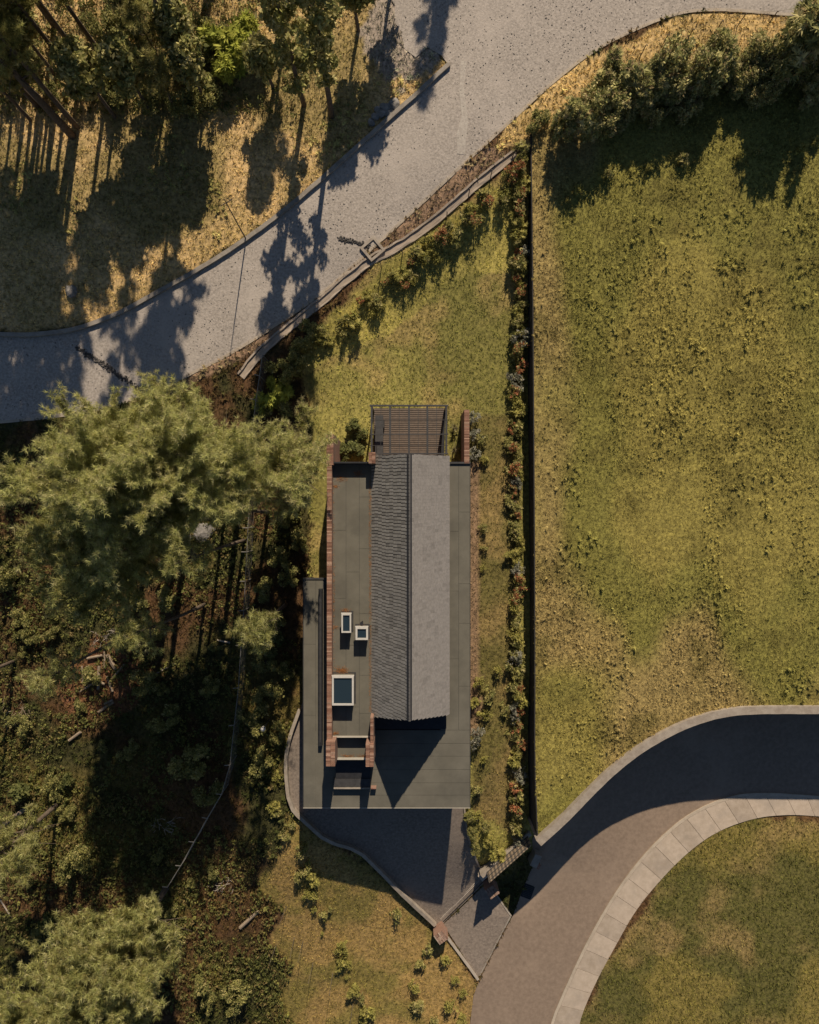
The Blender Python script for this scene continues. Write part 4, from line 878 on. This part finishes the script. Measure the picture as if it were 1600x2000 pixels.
# dead twiggy brush heaps
def brush(px, py, r_, n, label, m='twig'):
    p = P(px,py); b = MB()
    for i in range(n):
        a = R(0,6.28); s = Vector((R(-.8,.8)*r_,R(-.6,.6)*r_,R(.05,.35))); d = Vector((math.cos(a),math.sin(a),R(-.1,.35)))*R(.3,.7); b.tube([p+s, p+s+d*r_*.5+Vector((0,0,R(0,.1))), p+s+d*r_*R(.7,1.1)+Vector((R(-.2,.2),R(-.2,.2),0))], [.02,.014,.005], 3, False)
    tag(b.build('brush_heap', M[m]), label, 'brush')
brush(205,1245,1.0,26,'grey twiggy brush heap above the log pile'); brush(325,1610,.9,24,'bare grey twiggy shrub in the dark hollow'); brush(440,1725,.9,22,'pale dead branch tangle near the wire fence end'); brush(35,1395,1.1,40,'rusty brown heap of dry brush left of the log pile','litter' if False else 'wood')

# ------------------------------------------------------------ grass and weeds
def fill(poly_ok, n, box):
    x = rng.uniform(box[0], box[1], n); y = rng.uniform(box[2], box[3], n); k = poly_ok(x, y); return x[k], y[k]
def bad(x, y):
    b = np.zeros(x.shape, bool)
    for pl in terr_masks+[walk_poly, field_poly]: b |= inpoly(x, y, pl)
    b |= (x > dx0+.5) & (x < dx1-.3) & (y > -16.8) & (y < 3) | (x > -2.4) & (x < 2.3) & (y > 2) & (y < 6.6)
    return b
def gboost(c, x, y, a=.8, b=1.35): return c*(a+(b-a)*rng.random((len(x),1)))
# general ground cover
x, y = fill(lambda a, b: ~bad(a, b), 230000, (-33, 33, -40, 40)); C = gboost(ground_colour(x, y), x, y, .5, 1.75)*np.array([.95,1.02,.9]); Zg = HG(x, y)+(fbm(x, y, 1.4)-.5)*.14
inf = inpoly(x, y, yard_poly) | inpoly(x, y, sw_lawn) | inpoly(x, y, se_poly)
sc = np.where(inpoly(x, y, se_poly), .17, np.where(inf, .13, .18))*(.6+.8*rng.random(len(x))); n = len(x)
stuff(foliage('grass', M['grass'], GRASS, np.stack([x,y,Zg],-1), np.stack([rng.normal(0,.25,n),rng.normal(0,.25,n),np.ones(n)],-1), sc, C), 'short dry grass over the ground, banks and lawns', 'grass')
# field
x, y = fill(lambda a, b: inpoly(a, b, field_poly), 150000, (7, 34, -22, 32)); C = gboost(field_colour(x, y), x, y, .5, 1.7); n = len(x); Zf = zfield(x, y)+(fbm(x, y, 1.2)-.5)*.12
stuff(foliage('field_grass', M['grass'], GRASS, np.stack([x,y,Zf],-1), np.stack([rng.normal(0,.25,n),rng.normal(0,.25,n),np.ones(n)],-1), (.05+.11*fbm(x,y*.5,3.))*(.6+.9*rng.random(n)), C), 'rough yellow-green grass covering the raised field', 'grass')
x, y = fill(lambda a, b: inpoly(a, b, field_poly) & (fbm(a*1.3, b*.35, 2.6)+.25*fbm(a,b,.9) > .62+.2*rng.random(a.shape)), 42000, (7, 34, -22, 32)); n = len(x); Zf = zfield(x, y)
C = field_colour(x, y)*(.75+.95*rng.random((n,1)))
stuff(foliage('field_weeds', M['grass'], ROSETTE, np.stack([x,y,Zf+.06+.07*rng.random(n)],-1), np.stack([rng.normal(0,.3,n),rng.normal(0,.3,n),np.ones(n)],-1), (.05+.13*rng.random(n)**2), C), 'clumped leafy weeds growing in bands across the raised field', 'weeds')
# weeds in the wood and on the se lawn
x, y = fill(lambda a, b: (~bad(a, b)) & ~inpoly(a, b, yard_poly) & ~inpoly(a, b, se_poly) & ~inpoly(a, b, sw_lawn) & (fbm(a, b, 3.) > np.where(inpoly(a, b, forest_n) | inpoly(a, b, verge_poly), .68, .48)), 40000, (-33, 33, -40, 40)); n = len(x)
C = gboost(ground_colour(x, y), x, y, .6, 1.8)*np.array([.85,1.02,.8])
stuff(foliage('undergrowth', M['grass'], ROSETTE, np.stack([x,y,HG(x,y)+.08],-1), np.stack([rng.normal(0,.3,n),rng.normal(0,.3,n),np.ones(n)],-1), .19*(.6+.9*rng.random(n)), C), 'low leafy undergrowth on the banks and forest floor', 'undergrowth')

# leafy understorey in the wood
x, y = fill(lambda a, b: (~bad(a, b)) & (a < -7.2) & ((b < 4) | (b > 25)) & (~inpoly(a, b, sw_lawn)) & (fbm(a+11, b, 4.) > .4), 34000, (-33, -7, -40, 40)); n = len(x)
C = pal([(.16,.165,.05),(.22,.21,.06),(.12,.13,.04),(.20,.15,.06)], n)
stuff(foliage('understorey', M['leaf'], LEAF, np.stack([x,y,HG(x,y)+.1+.25*rng.random(n)],-1), np.stack([rng.normal(0,.4,n),rng.normal(0,.4,n),np.ones(n)],-1), .1+.16*rng.random(n), C), 'ragged leafy understorey on the forest floor', 'undergrowth')

# larger weeds standing in loose rows across the field
wx = []; wy = []
for px, y0, y1, n in ((1195,520,800,34),(1285,420,560,22),(1290,640,900,40),(1150,560,600,8),(1440,380,560,60),(1470,560,680,50),(1360,600,720,20),(1140,1040,1180,46),(1100,900,1140,50),(1570,380,600,60),(1330,780,860,18),(1230,1230,1320,22),(1400,1080,1260,34),(1560,1290,1380,60),(1200,1400,1480,26),(1500,900,1100,40),(1440,820,960,30),(1240,330,480,30)):
    for _ in range(n):
        q = P(px+random.gauss(0,9 if n < 40 else 22), R(y0,y1), zfield); wx.append(q.x); wy.append(q.y)
x = np.array(wx); y = np.array(wy); n = len(x); C = field_colour(x, y)*(.9+.8*rng.random((n,1)))
stuff(foliage('row_weeds', M['grass'], ROSETTE, np.stack([x,y,zfield(x,y)+.1+.12*rng.random(n)],-1), np.stack([rng.normal(0,.35,n),rng.normal(0,.35,n),np.ones(n)],-1), .12+.16*rng.random(n), C), 'taller weed rosettes standing in loose rows across the raised field', 'weeds')

# loose stones on the gravel road
x, y = fill(lambda a, b: inpoly(a, b, gravel_poly), 26000, (-32, 32, 4, 36)); k = fbm(x, y, 3.)+.35*rng.random(len(x)) > .68; x, y = x[k], y[k]; n = len(x)
stuff(foliage('loose_stones', M['rock'], PEB, np.stack([x,y,HG(x,y)+.008],-1), np.tile([0,0,1.],(n,1)), .018+.04*rng.random(n)**2, (1,1,1)), 'loose small stones scattered over the gravel road', 'stones')
